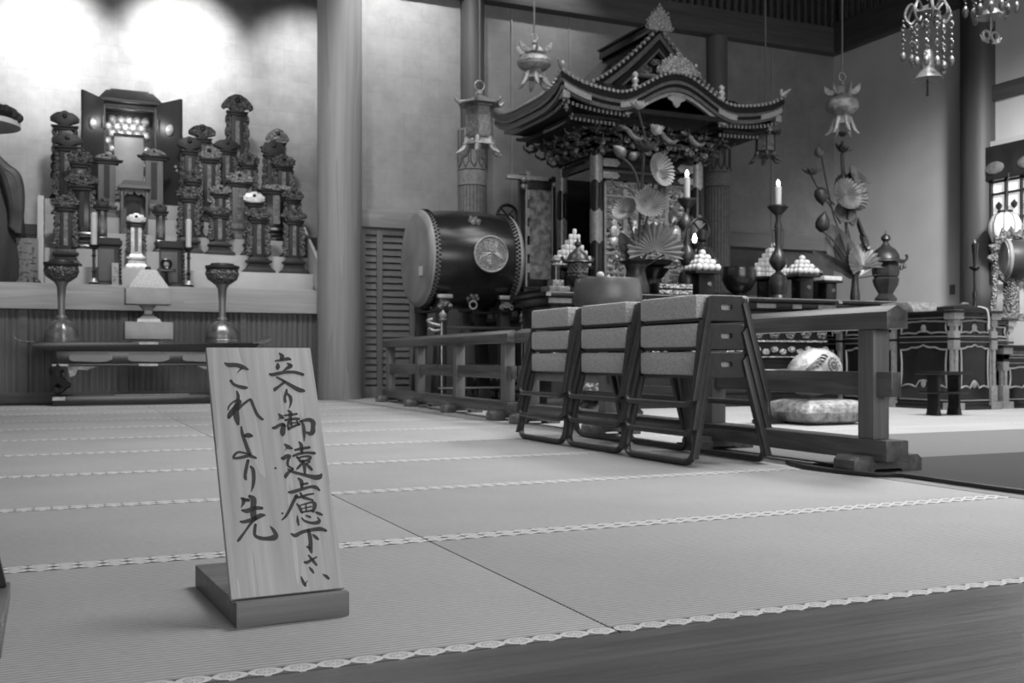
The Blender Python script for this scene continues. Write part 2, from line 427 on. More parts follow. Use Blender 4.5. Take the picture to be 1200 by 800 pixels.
# louvred doors beside the big post
q0, q1 = P(425, 400, YB - .03), P(482, 400, YB - .03)
dr = MB()
dr.bx(2.96, q1.x, YB - .06, YB - .02, 0, .12).bx(2.96, q1.x, YB - .06, YB - .02, 1.70, 1.774)
pm = P(443, 400, YB).x
for x in (2.99, pm, q1.x): dr.bx(x - .03, x + .03, YB - .065, YB - .015, 0, 1.774)
dw = struct(dr, 'door_1', wood('door_wood', .10, axis=2, var=.15), bevel=.003)
lv = MB()
for a, b in ((3.02, pm - .03), (pm + .03, q1.x - .03)):
    for i in range(22):
        z = .15 + i * .071; lv.add([(a, YB - .034, z + .056), (b, YB - .034, z + .056), (b, YB - .052, z - .010), (a, YB - .052, z - .010), (a, YB - .02, z + .056), (b, YB - .02, z + .056), (b, YB - .03, z - .010), (a, YB - .03, z - .010)],
                                   [(0, 1, 2, 3), (7, 6, 5, 4), (0, 3, 7, 4), (1, 5, 6, 2), (2, 6, 7, 3), (0, 4, 5, 1)])
lv.build('louvre', wood('louvre_wood', .085, axis=0, var=.15), dw)
# ceiling
cl = MB().bx(-7, XR + .2, -3.2, 13.2, ZC, ZC + .1)
struct(cl, 'ceiling', mat('ceiling_board', .05, rough=.8))

# ================================================================= alcove of the tablets (left)
YF = 10.5            # front of the alcove shelf
ZL = 1.106           # shelf height
YA = 12.75           # alcove back wall
struct(MB().bx(-6, 3.8, YA, YA + .12, 0, ZC), 'wall_alcove', WALLA)
struct(MB().bx(3.6, 3.7, YB + .16, YA, 0, ZC), 'wall_alcove_side', leaf_material('gilded_side', .3, .19))
struct(MB().bx(-6, 3.59, YA - .05, YA - .001, 1.78, 1.90), 'trim_11', DARKW)
struct(MB().bx(-6, 2.55, YF, YA - .05, ZL - .24, ZL), 'trim_12', wood('shelf_wood', .30, axis=0, var=.1, rings=4), bevel=.006)
pn = MB()
def ribs(x0, x1, z0, z1, y, pitch=.052, amp=.012):
    n = int((x1 - x0) / pitch) * 6
    pn.grid(n, 1, lambda u, v: (x0 + u * (x1 - x0), y - amp * abs(math.sin(PI * u * (x1 - x0) / pitch)) - .004, z0 + v * (z1 - z0)))
pxs = [-140, 28, 146, 285, 372]
xs = [P(p, 420, YF + .06).x for p in pxs]
for a, b in zip(xs, xs[1:]): ribs(a + .03, b - .03, .1, ZL - .25, YF + .075)
struct(pn, 'wall_shelf_front', wood('reed_panel', .085, axis=2, var=.15), recalc=False)
fr = MB().bx(-6, 2.6, YF + .076, YF + .15, 0, ZL - .24).bx(-6, 2.6, YF + .04, YF + .08, 0, .1)
for x in xs: fr.bx(x - .03, x + .03, YF + .05, YF + .08, .1, ZL - .241)
struct(fr, 'baseboard_front', wood('panel_frame', .075, axis=0, var=.12))
# white covered steps carrying the tablets
xa, xb = P(52, 300, 10.95).x, P(366, 300, 10.95).x
STEP_Z = [ZL]; STEP_Y = [YF]
st = thing('tiered_stand', 'white cloth-covered stepped stand under the rows of memorial tablets', 'stand', ((xa + xb) / 2, 10.9, ZL))
for k in range(1, 6):
    z0, z1 = ZL + .195 * (k - 1), ZL + .195 * k; y0 = 10.65 + .25 * k
    STEP_Z.append(z1); STEP_Y.append(y0)
    MB().bx(-(xb - xa) / 2, (xb - xa) / 2, y0 - 10.9, YA - .06 - 10.9, z0 - ZL + .001, z1 - ZL).build('step', WHITE, st, bevel=.004)
hw = (xb - xa) / 2
# upright white end board and the sloping white one
bA = P(54, 234, 10.98); bB = P(51, 334, 10.7)
MB().bx(-hw - .06, -hw - .005, -.2, -.12, 0, bA.z - ZL).build('end_board', WHITE, st, bevel=.004)
sl = [(y - 10.9, z - ZL) for y, z in ((10.70, ZL + .02), (10.82, ZL + .02), (12.2, 2.14), (12.2, 2.24), (12.05, 2.24), (10.70, ZL + .30))]
MB().prism(sl, hw + .003, hw + .035, plane='yz').build('sloping_side', WHITE, st)

# ================================================================= the notice board
SIGNW = wood('sign_board_wood', .36, axis=2, scale=11, rough=.5, var=.10, rings=5, dist=.25)
SIGNB = wood('sign_base_wood', .13, axis=0, scale=3, rough=.5, var=.18, rings=5)
sign = thing('notice_sign', 'wooden notice sign with brushed Japanese writing leaning on its block base', 'sign', (.3517, 1.6173, 0), math.radians(3.19))
W2 = .1787
bs = MB().prism([(0, 0), (.3342, 0), (.3342, .0385), (.040, .0385), (.036, .030), (.021, .030), (.017, .0385), (0, .0385)], -W2 / 2, W2 / 2, plane='yz')
bs.build('base', SIGNB, sign, bevel=.0022)
LEAN = math.radians(27.0)
BWID, BLEN = .1817, .4364
Bo = Vector((-.0013, .0213, .0405)); BU = Vector((1, 0, 0)); BN = Vector((0, math.sin(LEAN), math.cos(LEAN))); BF = BU.cross(BN)
brd = MB().box(0, .0065, BLEN / 2, BWID, .013, BLEN)
bo = brd.build('board', SIGNW, sign, bevel=.0018, loc=Bo); bo.rotation_euler = (-LEAN, 0, 0)
STROKES = """
34.1,424.7,2.8 37.8,419.4,7.2 35.8,413.2,5.2
24.9,410.0,2.4 36.0,411.7,4.4 47.6,414.2,6.0 51.9,412.5,2.8
28.4,403.8,3.6 27.8,398.6,7.1 26.5,395.0,4.3
45.7,404.8,2.8 50.7,400.6,6.8 43.4,395.4,4.8 35.2,390.0,1.2
12.6,384.2,3.9 17.7,383.5,5.9 36.8,387.5,5.5 53.8,388.0,5.2 63.0,385.9,5.6 70.3,383.1,4.8
23.6,378.4,2.7 33.1,372.3,4.3 46.8,361.9,6.3 59.0,353.9,7.9 66.3,352.1,5.9 69.0,351.3,2.8
36.1,369.0,4.3 26.2,361.5,3.9 18.1,355.5,5.8 16.9,352.9,2.7
37.9,354.6,2.7 36.5,348.1,5.1 32.9,340.1,3.9 32.8,331.6,4.2 32.8,329.6,1.5
39.2,346.0,3.1 42.6,339.9,5.4 42.7,331.8,4.3 40.7,324.7,2.7 37.7,318.8,1.0
18.5,309.1,1.9 23.0,303.2,6.9 26.0,301.1,3.0
20.5,301.5,1.9 16.5,298.0,0.8
6.0,283.4,3.8 9.7,283.8,5.3 16.5,287.6,4.9 23.1,289.3,5.7 26.0,286.3,5.3
24.5,288.3,6.4 22.2,278.5,8.3 21.0,271.7,7.5 20.6,268.8,3.0
35.8,314.8,2.7 39.0,310.7,5.8 37.6,299.8,5.0 37.6,287.9,4.2
28.4,306.0,2.7 40.0,306.7,4.2 50.0,308.2,3.1
28.6,297.1,3.4 40.8,298.7,4.6 51.6,299.0,3.8 52.5,297.4,1.9
33.8,293.9,3.4 31.9,286.1,3.8 32.6,279.7,3.4
32.2,281.1,4.2 40.9,284.8,4.2 52.2,289.4,3.4
39.9,291.4,2.7 48.3,291.9,2.3
48.3,296.5,2.7 50.5,287.5,3.8
56.0,294.3,3.5 58.6,285.2,5.0 58.1,271.3,5.0 56.3,257.6,1.5
53.2,293.7,2.7 60.8,295.5,4.6 70.3,296.4,6.6 76.2,291.6,8.1 75.0,282.7,6.9 73.4,274.8,8.1 68.7,270.6,6.9 61.7,273.6,3.1
22.1,253.5,1.9 27.2,248.1,7.1 33.6,244.9,3.0
24.4,245.7,1.5 21.3,241.5,0.7
14.9,228.4,4.1 17.5,227.9,6.3 23.4,231.8,5.6 28.0,231.2,4.8 24.3,224.1,4.4 23.1,214.6,4.1 30.4,208.1,3.7
30.4,207.6,3.7 21.5,201.4,5.1 17.3,196.3,5.8 16.5,193.1,2.6
22.3,208.0,2.6 28.9,203.3,4.4 42.8,198.3,4.8 56.7,193.8,6.3 67.3,190.9,8.2 74.9,192.4,7.5 78.0,196.4,2.6
47.4,256.0,2.6 50.3,250.0,5.7 49.5,236.4,4.5
38.8,241.8,3.4 50.4,243.8,4.9 63.6,245.6,4.2
34.2,231.3,3.4 43.7,234.4,4.5 58.6,236.0,4.1 70.4,234.5,4.9 71.6,233.9,2.3
40.3,229.1,3.0 44.1,223.2,4.5 44.7,220.2,3.0
40.9,226.8,2.6 52.3,229.5,3.4 63.1,228.1,4.1 59.1,222.8,4.5 47.5,221.1,3.0
49.3,221.0,5.6 50.6,209.4,5.2 49.7,198.9,3.3
49.1,219.1,3.0 40.7,210.8,4.1 37.0,207.2,1.8
61.0,219.4,2.6 54.2,216.3,2.6
54.1,215.9,3.4 58.9,209.9,5.2 62.3,205.3,4.1
37.8,191.0,2.9 42.0,185.1,6.2 41.5,174.7,4.4
41.3,179.8,3.7 51.4,181.1,3.3 52.8,180.7,1.5
18.8,167.7,3.3 24.5,167.7,5.4 39.3,171.1,5.1 56.0,174.8,4.4 64.9,173.3,6.3 70.6,167.9,3.0
30.7,160.4,5.4 24.1,150.6,5.0 16.3,137.4,4.6 8.8,126.9,3.9 2.0,121.4,1.8
28.6,157.8,3.6 37.6,158.1,4.0 48.8,161.2,3.3 59.5,162.4,2.6
37.7,165.6,2.5 41.2,157.9,5.1 47.9,154.7,4.4 56.9,151.3,3.3
29.9,146.6,2.5 33.5,139.8,4.7 35.3,133.3,4.3 36.7,130.4,2.5
32.1,143.1,1.8 43.2,145.7,2.5 54.2,147.7,3.3 58.5,145.6,6.2 58.6,140.0,6.2 54.8,131.9,4.7
35.9,137.8,1.6 53.3,140.3,2.4
35.1,131.8,2.5 52.3,133.3,3.6
44.5,144.6,2.2 43.6,132.7,2.2
27.8,126.4,1.4 27.4,117.3,3.9 27.9,110.4,2.5
34.4,122.3,1.8 39.3,116.4,3.6 49.5,112.4,4.3 59.4,112.2,6.1 63.4,115.6,4.3 60.6,121.3,1.4
42.3,125.4,2.5 47.4,123.2,4.0 49.3,121.6,2.2
59.9,129.7,3.6 65.0,127.1,4.7 69.2,124.9,2.9
14.2,96.6,2.5 20.5,93.4,6.0 31.6,97.9,5.3 46.1,100.4,5.3 62.3,101.0,6.5 71.8,97.5,4.0
42.6,100.7,4.3 44.0,90.6,6.0 43.8,79.8,6.0 42.2,70.9,7.0 43.0,63.7,3.9 42.8,61.6,1.4
36.4,73.2,2.1 41.2,70.1,3.9
49.5,92.0,2.8 53.4,87.7,5.0 56.8,84.1,3.2
37.9,58.5,2.4 41.5,52.3,4.2 45.2,46.6,4.5 48.5,41.5,2.8
29.6,48.0,3.1 33.8,47.1,4.9 41.3,50.5,3.8 50.3,54.5,2.1
36.5,38.6,2.1 39.4,33.9,4.2 41.9,29.3,2.4
21.0,24.8,1.7 22.7,18.1,4.1 25.6,10.8,4.4 27.5,9.6,1.4
25.8,12.2,2.4 30.2,17.3,0.9
57.2,25.1,1.7 62.0,21.2,4.9 65.3,17.3,3.1
-62.0,406.0,2.7 -56.1,402.4,7.3 -42.6,401.9,7.3 -32.2,397.8,7.3 -24.4,393.7,2.7
-35.1,395.8,3.1 -40.1,390.7,1.5 -43.8,386.7,0.6
-55.4,372.6,4.2 -51.6,366.0,4.5 -43.1,361.4,5.7 -34.3,359.3,6.1 -29.8,359.2,3.4
-47.6,352.5,2.6 -46.2,344.5,4.9 -48.0,333.6,5.6 -52.8,318.0,9.3 -52.6,302.4,8.5 -51.5,292.2,4.4
-65.1,318.3,1.5 -63.7,324.1,2.6 -56.7,331.9,2.6 -47.5,336.0,3.4 -43.9,332.6,4.5 -52.4,321.9,8.2 -62.4,310.4,8.1 -65.6,304.3,4.4
-49.3,317.9,3.4 -41.3,326.6,4.1 -29.7,335.3,3.8 -25.7,335.6,4.9 -22.7,325.2,4.5 -18.1,309.3,4.9 -11.8,301.2,4.9 -8.7,299.5,2.3
-46.8,287.1,2.6 -45.9,273.1,5.1 -41.8,253.8,5.5 -38.8,240.4,5.8 -37.4,236.5,4.7
-42.1,271.1,4.8 -36.4,271.3,8.5 -31.2,270.3,4.4
-37.4,236.5,3.6 -45.0,239.7,3.3 -56.0,242.1,3.6 -63.2,236.7,4.0 -63.7,231.7,3.9 -52.7,232.5,4.7 -40.2,234.8,5.1 -32.6,232.5,4.7 -28.4,230.4,2.9
-42.0,226.3,4.7 -44.6,218.0,5.0 -48.8,203.3,5.0 -49.2,195.9,4.6 -48.1,193.0,1.8
-38.8,215.8,3.2 -35.5,210.1,5.4 -35.8,195.1,5.4 -38.5,182.3,4.3 -42.5,172.4,1.1
-59.8,162.6,2.1 -55.9,159.6,6.3 -57.4,153.3,4.5 -61.1,146.4,1.0
-56.7,160.0,4.5 -48.3,158.2,5.3
-45.9,164.8,4.6 -40.4,159.5,8.5 -41.7,147.7,8.4 -43.1,135.2,9.1 -43.2,126.2,7.6
-59.9,141.8,3.5 -51.9,140.3,7.0 -39.5,144.0,6.3 -28.4,143.2,4.6
-64.7,123.3,2.8 -58.9,122.4,5.2 -45.0,125.4,6.2 -32.4,130.8,7.0 -25.1,131.2,2.8
-40.5,126.9,6.3 -49.1,118.6,4.1 -58.8,106.9,3.4 -69.3,94.5,4.4 -72.1,91.6,2.4
-41.7,116.2,4.2 -43.9,106.6,4.8 -44.1,98.6,4.5 -36.5,93.6,5.5 -24.8,91.7,6.2 -14.4,92.7,8.7 -10.8,96.8,6.3 -14.5,106.1,4.5 -18.2,111.7,1.4
"""
ink = MB()
pl = lambda x, y, h: (x, -h - .00005, y)
for ln in STROKES.strip().splitlines():
    stroke(ink, [tuple(float(v) / 1000 * (1.1 if k == 2 else 1) for k, v in enumerate(q.split(','))) for q in ln.split()], pl)
ik = ink.build('lettering', mat('brush_ink', .028, rough=.6, var=.25, scale=60), bo, smooth=0, recalc=True); ik['label'] = 'black brush writing'
kn = MB()
for x, y, r in ((.0019, .2111, .0022), (.0039, .1322, .002)): kn.lathe([(r, 0), (r * .6, .0004)], 10, M=tr(x, -.0002, y) @ rx(PI / 2))
kn.build('knot', mat('wood_knot', .03), bo)
# a second stand, cut by the picture edge
t = thing('sign_stand', 'dark leaning board on a low base at the edge of the photo beside the sign', 'stand', (-.057, 1.98, 0), 0)
MB().bx(-.5, 0, -.40, 0, 0, .028).build('base', mat('stand_base', .10, rough=.3), t, bevel=.003)
MB().prism([(-.5, .0285), (-.004, .0285), (-.075, .35), (-.56, .35)], -.05, -.03).build('board', LACQ, t, bevel=.003)

# ================================================================= stacked stools
SEATM = mat('seat_fabric', .45, rough=.95, var=.22, scale=110, bump=.5, bscale=130, spec=.15)
FRAMEM = mat('stool_frame', .035, rough=.42, var=.25, scale=30)
stool_origin = [(2.395, 3.335), (2.405, 3.885), (2.395, 4.41)]
SH, SC = .436, .091       # seat height, cushion thickness
PITCH = .110
def make_stool(label, loc):
    t = thing('stacking_stool', label, 'stool', loc, 0, 'padded stools stacked three high by the railing')
    L2, Wt = .213, .125            # half seat length (y), half seat width (x)
    # cushion: slightly puffy block
    c = MB()
    zc = SH - SC / 2
    c.box(0, .225, zc, 2 * Wt, 2 * L2 - .012, SC)
    s = c.build('seat', SEATM, t, bevel=.012)
    # board under the cushion
    MB().box(0, .225, SH - SC - .006, 2 * Wt - .03, 2 * L2 - .03, .012).build('seat_board', FRAMEM, t)
    # two loops, each a leg pair joined by a floor bar with rounded corners
    for sg in (-1, 1):
        xt, xb = sg * .104, sg * .172
        yt0, yt1, yb0, yb1 = .006, .444, -.024, .474
        zt, R = SH - SC - .01, .05
        def pt(y, z):
            k = (zt - z) / zt
            yy = y
            return (xt + (xb - xt) * k, yy, z)
        path = [pt(yt0, zt), pt(yt0 + (yb0 - yt0) * .75, .13), pt(yb0, R + .03)]
        for i in range(1, 6):
            a = PI / 2 * i / 6; path.append(pt(yb0 + R * (1 - math.cos(a)), .014 + R * (1 - math.sin(a))))
        path += [pt(yb0 + R, .014), pt((yb0 + yb1) / 2, .014), pt(yb1 - R, .014)]
        for i in range(1, 6):
            a = PI / 2 * i / 6; path.append(pt(yb1 - R * (1 - math.sin(a)), .014 + R * (1 - math.cos(a))))
        path += [pt(yb1, R + .03), pt(yt1 + (yb1 - yt1) * .75, .13), pt(yt1, zt)]
        MB().tube(path, .0145, 10, flat=.85).build('leg_loop', FRAMEM, t)
    # end plates with a hand slot, narrowing to the top
    for y0, y1, nm in ((-.006, .006, 'end_plate'), (.444, .456, 'end_plate')):
        ztop, zbot = SH - .004, SH - .100
        out = [(-.104, zbot), (.104, zbot), (.084, ztop - .014), (.072, ztop), (-.072, ztop), (-.084, ztop - .014)]
        hole = []
        for i in range(20):
            a = 2 * PI * i / 20; hole.append((.026 * math.copysign(min(1, abs(math.cos(a)) * 1.25), math.cos(a)), SH - .048 + .011 * math.copysign(min(1, abs(math.sin(a)) * 1.2), math.sin(a))))
        b = bmesh.new()
        vs0 = [b.verts.new((x, 0, z)) for x, z in out]; vs1 = [b.verts.new((x, 0, z)) for x, z in hole]
        es = [b.edges.new((vs0[i], vs0[(i + 1) % 6])) for i in range(6)] + [b.edges.new((vs1[i], vs1[(i + 1) % 20])) for i in range(20)]
        bmesh.ops.triangle_fill(b, use_beauty=True, edges=es)
        fs = [f for f in b.faces]
        r = bmesh.ops.extrude_face_region(b, geom=fs)
        vv = [g for g in r['geom'] if isinstance(g, bmesh.types.BMVert)]
        bmesh.ops.translate(b, verts=vv, vec=(0, y1 - y0, 0))
        bmesh.ops.recalc_face_normals(b, faces=b.faces)
        me = bpy.data.meshes.new(nm); b.to_mesh(me); b.free(); me.materials.append(FRAMEM)
        o = bpy.data.objects.new(nm, me); COL.objects.link(o); o.parent = t; o.location = (0, y0, 0)
        # flat legs running down from the plate edges
        lg = MB(); e = -.03 if y0 < .2 else .03; Y0, Y1 = (y0 - .012, y1) if y0 < .2 else (y0, y1 + .012)
        for sg in (-1, 1):
            lg.add([(sg * .068, Y0, SH - .035), (sg * .0885, Y0, SH - .012), (sg * .184, Y0 + e, .03), (sg * .157, Y0 + e, .03),
                    (sg * .068, Y1, SH - .035), (sg * .0885, Y1, SH - .012), (sg * .184, Y1 + e, .03), (sg * .157, Y1 + e, .03)],
                   [(0, 1, 2, 3), (4, 7, 6, 5), (0, 4, 5, 1), (1, 5, 6, 2), (2, 6, 7, 3), (3, 7, 4, 0)])
        lg.build('end_leg', FRAMEM, t, bevel=.003)
    return t
first = None
stack_name = ['largest stack, showing its end frame', 'middle stack of the three', 'stack farthest from the railing end']
lvl = ['bottom', 'middle', 'top']
for i, (x, y) in enumerate(stool_origin):
    for k in range(3):
        lb = f'grey padded black-framed stool, {lvl[k]} of the {stack_name[i]}'
        loc = (x, y, PITCH * k)
        if first is None: first = make_stool(lb, loc)
        else: dup(first, loc, 0, lb)

# ================================================================= low railing in two sections
RW = wood('railing_wood', .09, axis=1, scale=3, rough=.27, var=.35, rings=7)
RWV = wood('railing_post_wood', .13, axis=2, scale=3, rough=.5, var=.25, rings=7)
def railing(label, A, B, posts, hh=.60, h0=.0, foot=.31, over=.12):
    A, B = Vector(A), Vector(B); d = B - A; Ln = d.length
    ang = math.atan2(-d.x, d.y)
    t = thing('low_railing', label, 'railing', (A.x, A.y, 0), ang, 'low wooden railing sections')
    # local: y runs along the railing from the near end
    w = .095
    top = MB().prism([(-w / 2, .515), (w / 2, .515), (w / 2, .575), (0, hh), (-w / 2, .575)], -over, Ln + over, plane='xz')
    top.build('top_rail', RW, t, bevel=.004)
    MB().bx(-.022, .022, -over + .005, Ln + over - .01, .275, .362).build('middle_rail', RW, t, bevel=.003)
    MB().bx(-.05, .05, -over, Ln + over, .048, .122).build('bottom_rail', RW, t, bevel=.004)
    for p in posts:
        MB().bx(-.036, .036, p - .04, p + .04, .1225, .5145).build('post', RWV, t, bevel=.003)
        # foot: a low arched block lying across
        f2 = foot / 2
        o = [(-f2, 0), (-f2 + .08, 0), (-f2 + .10, .016), (f2 - .10, .016), (f2 - .08, 0), (f2, 0), (f2, .05), (f2 - .02, .066), (.07, .064), (.055, .0475), (-.055, .0475), (-.07, .064), (-f2 + .02, .066), (-f2, .05)]; o = [(x + .02, z) for x, z in o]
        MB().prism(o, p - .055, p + .055, plane='xz').build('foot', RW, t, bevel=.004)
    return t
railing('nearer section of the low wooden railing, behind the stacked stools', (2.725, 2.90), (2.80, 6.02), (.0, 1.02, 2.04, 3.06))
railing('farther section of the low wooden railing, in front of the big drum', (2.81, 6.36), (2.98, 9.50), (.0, 1.05, 2.12, 3.14))
# ================================================================= memorial tablets
def cap_outline(style, w, h):
    h2 = w / 2
    if style == 'wide':
        q = [(-.30, 0), (.30, 0), (.42, .12), (.98, .30), (1.0, .52), (.80, .72), (.55, .86), (.22, .92), (.12, 1.0)]
    elif style == 'crown':
        q = [(-.42, 0), (.42, 0), (.50, .18), (.70, .22), (.80, .10), (.98, .22), (.96, .38), (.78, .60), (.58, .80), (.30, .93), (.15, 1.0)]
    else:
        q = [(-.45, 0), (.45, 0), (.62, .10), (.90, .22), (.82, .40), (.96, .52), (.70, .66), (.62, .84), (.34, .84), (.20, 1.0)]
    r = [(x * h2, z * h) for x, z in q[1:]]
    return [(-x, z) for x, z in reversed(r)] + r[:]
def fix(o): 
    return o
def tablet(label, px, ytop, step, wpx, style='wide', body=BROWN, cap=CARVED, wings=False, shaft_w=.40, dy=.0, shaft=None, stripe=GOLDD, z0=None, Yo=None, hcap=.17, plain=False):
    wpx = wpx * 1.06; wings = True if (not plain and shaft_w < .55) else wings
    Y = (STEP_Y[step] + .13 + dy) if Yo is None else Yo
    zb = STEP_Z[step] if z0 is None else z0
    tp = P(px, ytop, Y); h = tp.z - zb; w = wpx * mpp(px, Y)
    t = thing('memorial_tablet', label, 'memorial tablet', (tp.x, Y, zb), random.uniform(-.05, .05), 'memorial tablets on the white steps')
    d = .10
    k = min(1.0, .55 / h)
    b = MB()
    bw = w * 1.08
    bh = h * .27 * (k ** .4)
    b.box(0, 0, bh * .09, bw, d * 1.6, bh * .18, top=.98)
    b.box(0, 0, bh * .29, bw * .92, d * 1.5, bh * .22, top=.78)
    b.box(0, 0, bh * .46, bw * .70, d * 1.2, bh * .12)
    b.box(0, 0, bh * .60, bw * .56, d, bh * .16, top=1.35)
    b.box(0, 0, bh * .74, bw * .80, d * 1.25, bh * .12)
    b.box(0, 0, bh * .90, bw * .66, d * 1.0, bh * .20, top=.82)
    b.build('base', body, t, bevel=.004)
    zc = h * (1 - hcap)
    sw = w * shaft_w
    MB().box(0, 0, (bh + zc) / 2, sw, .05, zc - bh).build('shaft', shaft or body, t, bevel=.004)
    if not plain:
        MB().box(0, -.027, (bh + zc) / 2 - .01, sw * .34, .006, (zc - bh) * .78).build('inscription_panel', stripe, t)
        nk = MB().box(0, 0, zc - .035, sw * 1.35, .075, .02, top=1.1).box(0, 0, zc - .008, sw * 1.7, .09, .022, top=1.12)
        nk.build('collar', LACQ2, t, bevel=.003)
    cb = MB(); hc = h * hcap
    cb.prism([(x, zc + z) for x, z in cap_outline(style, w, hc)], -.03, .03)
    cb.prism([(x * .72, zc + z * .8) for x, z in cap_outline(style, w, hc)], -.045, -.03)
    co = cb.build('crown', cap, t, bevel=.006)
    MB().ball((0, -.045, zc + hc * .62), hc * .16, 1, .7, 1).build('orb', LACQ2, co)
    if wings:
        for sg in (-1, 1):
            z1, z2 = bh + .02, zc - .02; n = 6; o = [(sg * sw * .52, z1)]
            for i in range(n * 3 + 1):
                f = i / (n * 3); o.append((sg * (sw * .5 + w * .26 * (1 - .25 * f) * (.72 + .28 * abs(math.sin(PI * n * f)))), z1 + (z2 - z1) * f))
            o.append((sg * sw * .52, z2))
            MB().prism(o, -.015, .015).build('carved_wing', CARVE if cap in (CARVE, GOLD) else CARVED, t, bevel=.004)
    return t
T = tablet
# left of the open cabinet
T('tall dark tablet with plain oval crown, rearmost beside the open cabinet', 76, 130, 5, 30, 'wide', LACQ2, BROWN, shaft_w=.5)
T('dark tablet standing directly in front of the rearmost left one, with a wide leaf crown', 79, 156, 4, 31, 'wide', BROWN, BROWN, shaft_w=.5)
T('dark tablet with carved side wings, half hidden beside the open left cabinet door', 94, 175, 3, 30, 'leaf', LACQ2, CARVED, True)
T('broad black tablet with carved wings and a domed crown, left of the brown pillar tablet', 96, 203, 2, 36, 'wide', LACQ, CARVED, True, stripe=BROWN)
T('front dark tablet of the left group, right behind the left metal lotus stand', 77, 228, 1, 31, 'leaf', BROWN, CARVED)
# two tall plain wood shafts before the cabinet
WOODT = wood('tablet_wood', .12, axis=2, scale=4)
T('tall brown wooden tablet with gilt crown before the left cabinet door', 125, 180, 4, 25, 'crown', WOODT, CARVE, shaft_w=.72, shaft=WOODT, hcap=.10, stripe=BROWN)
T('tall brown wooden tablet with gilt crown before the right cabinet door', 180.5, 175, 4, 26, 'crown', WOODT, CARVE, shaft_w=.72, shaft=WOODT, hcap=.10, stripe=BROWN)
T('small black tablet beside the small open shrine, on the left candle side', 120, 231, 2, 16, 'leaf', LACQ, LACQ2, shaft_w=.6)
T('small black tablet beside the small open shrine, on the bell side', 188, 238, 2, 16, 'leaf', LACQ, LACQ2, shaft_w=.6)
T('bright gilded tablet with black panel in the middle of the altar', 159.5, 250, 1, 23, 'leaf', GOLDB, GOLDB, True, stripe=LACQ, shaft_w=.5)
# right of the open cabinet
T('rearmost tablet with a broad fan crown, second from the open cabinet', 237, 146, 5, 29, 'wide', BROWN, CARVED, wings=True)
T('rear tablet with oval crown next to the right door of the open cabinet', 222, 160, 4, 26, 'wide', BROWN, BROWN, True)
T('tallest tablet, with a large triangular crown and gilt side wings', 278, 111, 5, 35, 'crown', BROWN, CARVED, True, shaft_w=.36, hcap=.15)
T('tablet with flat crown standing just left of the tallest tablet', 266, 163, 5, 29, 'wide', BROWN, BROWN, dy=-.04)
T('tablet with pale gilt crown in front of the fan-crowned rear tablet', 245, 171, 4, 31, 'leaf', BROWN, CARVE, True, dy=.05)
T('tablet with drooping gilt crown in the row below the door-side oval one', 226, 199, 3, 26, 'leaf', BROWN, CARVED, True, dy=.06)
T('tablet with leaf crown right below the wing of the tallest tablet', 291, 179, 4, 28, 'leaf', BROWN, CARVED, True)
T('rear tablet with open round crown near the big round post', 325, 151, 5, 26, 'crown', LACQ2, CARVE)
T('tablet with shaggy crown in front of the round-crowned one near the big round post', 320, 165, 4, 30, 'leaf', LACQ2, BROWN, dy=.06)
T('tablet with gilt leaf crown, one step below the shaggy-crowned one', 332, 181, 4, 30, 'leaf', BROWN, CARVED, True, dy=-.06)
T('light brown tablet with broad jewelled crown in the centre of the right group', 280, 201, 3, 34, 'leaf', wood('tablet_wood2', .14, axis=2), CARVE, shaft_w=.45, shaft=WOODT)
T('tablet half hidden behind the right candle, with gilt crown', 221, 219, 2, 29, 'leaf', BROWN, CARVED, True)
T('tablet with mottled gilt crown between the candle and the centre of the right group', 258, 217, 3, 27, 'leaf', BROWN, CARVE, dy=-.08)
T('tablet directly behind the right metal lotus stand, with gilt crown', 257.5, 242, 2, 30, 'leaf', BROWN, CARVED, dy=-.06)
T('tablet with very bright gilt crown and hidden shaft in the right group', 297.5, 225, 2, 27, 'leaf', BROWN, GOLDB)
T('black tablet with wide flat gold crown and gold stripes', 323.5, 216, 3, 33, 'wide', LACQ, CARVE, shaft_w=.66, dy=-.04, hcap=.11)
T('tablet with pointed gilt crown, last of its row by the big round post', 343, 220, 2, 25, 'crown', BROWN, CARVED, True)
T('front tablet with broad wing crown, second from the big round post', 303, 244, 1, 32, 'wide', BROWN, CARVED)
T('front tablet next to the big round post, in front of the sloping white edge', 344.5, 246, 1, 29, 'wide', BROWN, CARVED)

# ---------------------------------------------------------------- open cabinet at the back
YC = 12.3
cL, cR = P(121, 200, YC), P(184, 200, YC); cz0 = STEP_Z[5]; cx = (cL.x + cR.x) / 2; cw = cR.x - cL.x
ztop = P(150, 121, YC).z - cz0
cab = thing('altar_cabinet', 'dark cabinet with hipped roof and two open doors, gold discs inside', 'cabinet', (cx, YC + .17, cz0))
hw2 = cw / 2
b = MB()
b.bx(-hw2, hw2, .12, .15, 0, ztop).bx(-hw2, -hw2 + .025, -.17, .12, 0, ztop).bx(hw2 - .025, hw2, -.17, .12, 0, ztop).bx(-hw2 + .025, hw2 - .025, -.17, .12, 0, .04).bx(-hw2 + .025, hw2 - .025, -.17, .12, ztop - .045, ztop)
b.build('body', mat('cabinet_dark', .035, rough=.4), cab, bevel=.004)
zr = P(150, 105, YC).z - cz0
rf = MB().box(0, 0, ztop + .015, cw + .10, .46, .03).box(0, 0, (ztop + .03 + zr) / 2, cw + .10, .44, zr - ztop - .03, top=.74, topy=.4)
rf.box(0, 0, zr + .012, cw * .72, .12, .024)
rf.build('roof', mat('cabinet_roof', .065, rough=.5), cab, bevel=.004)
cv = MB()
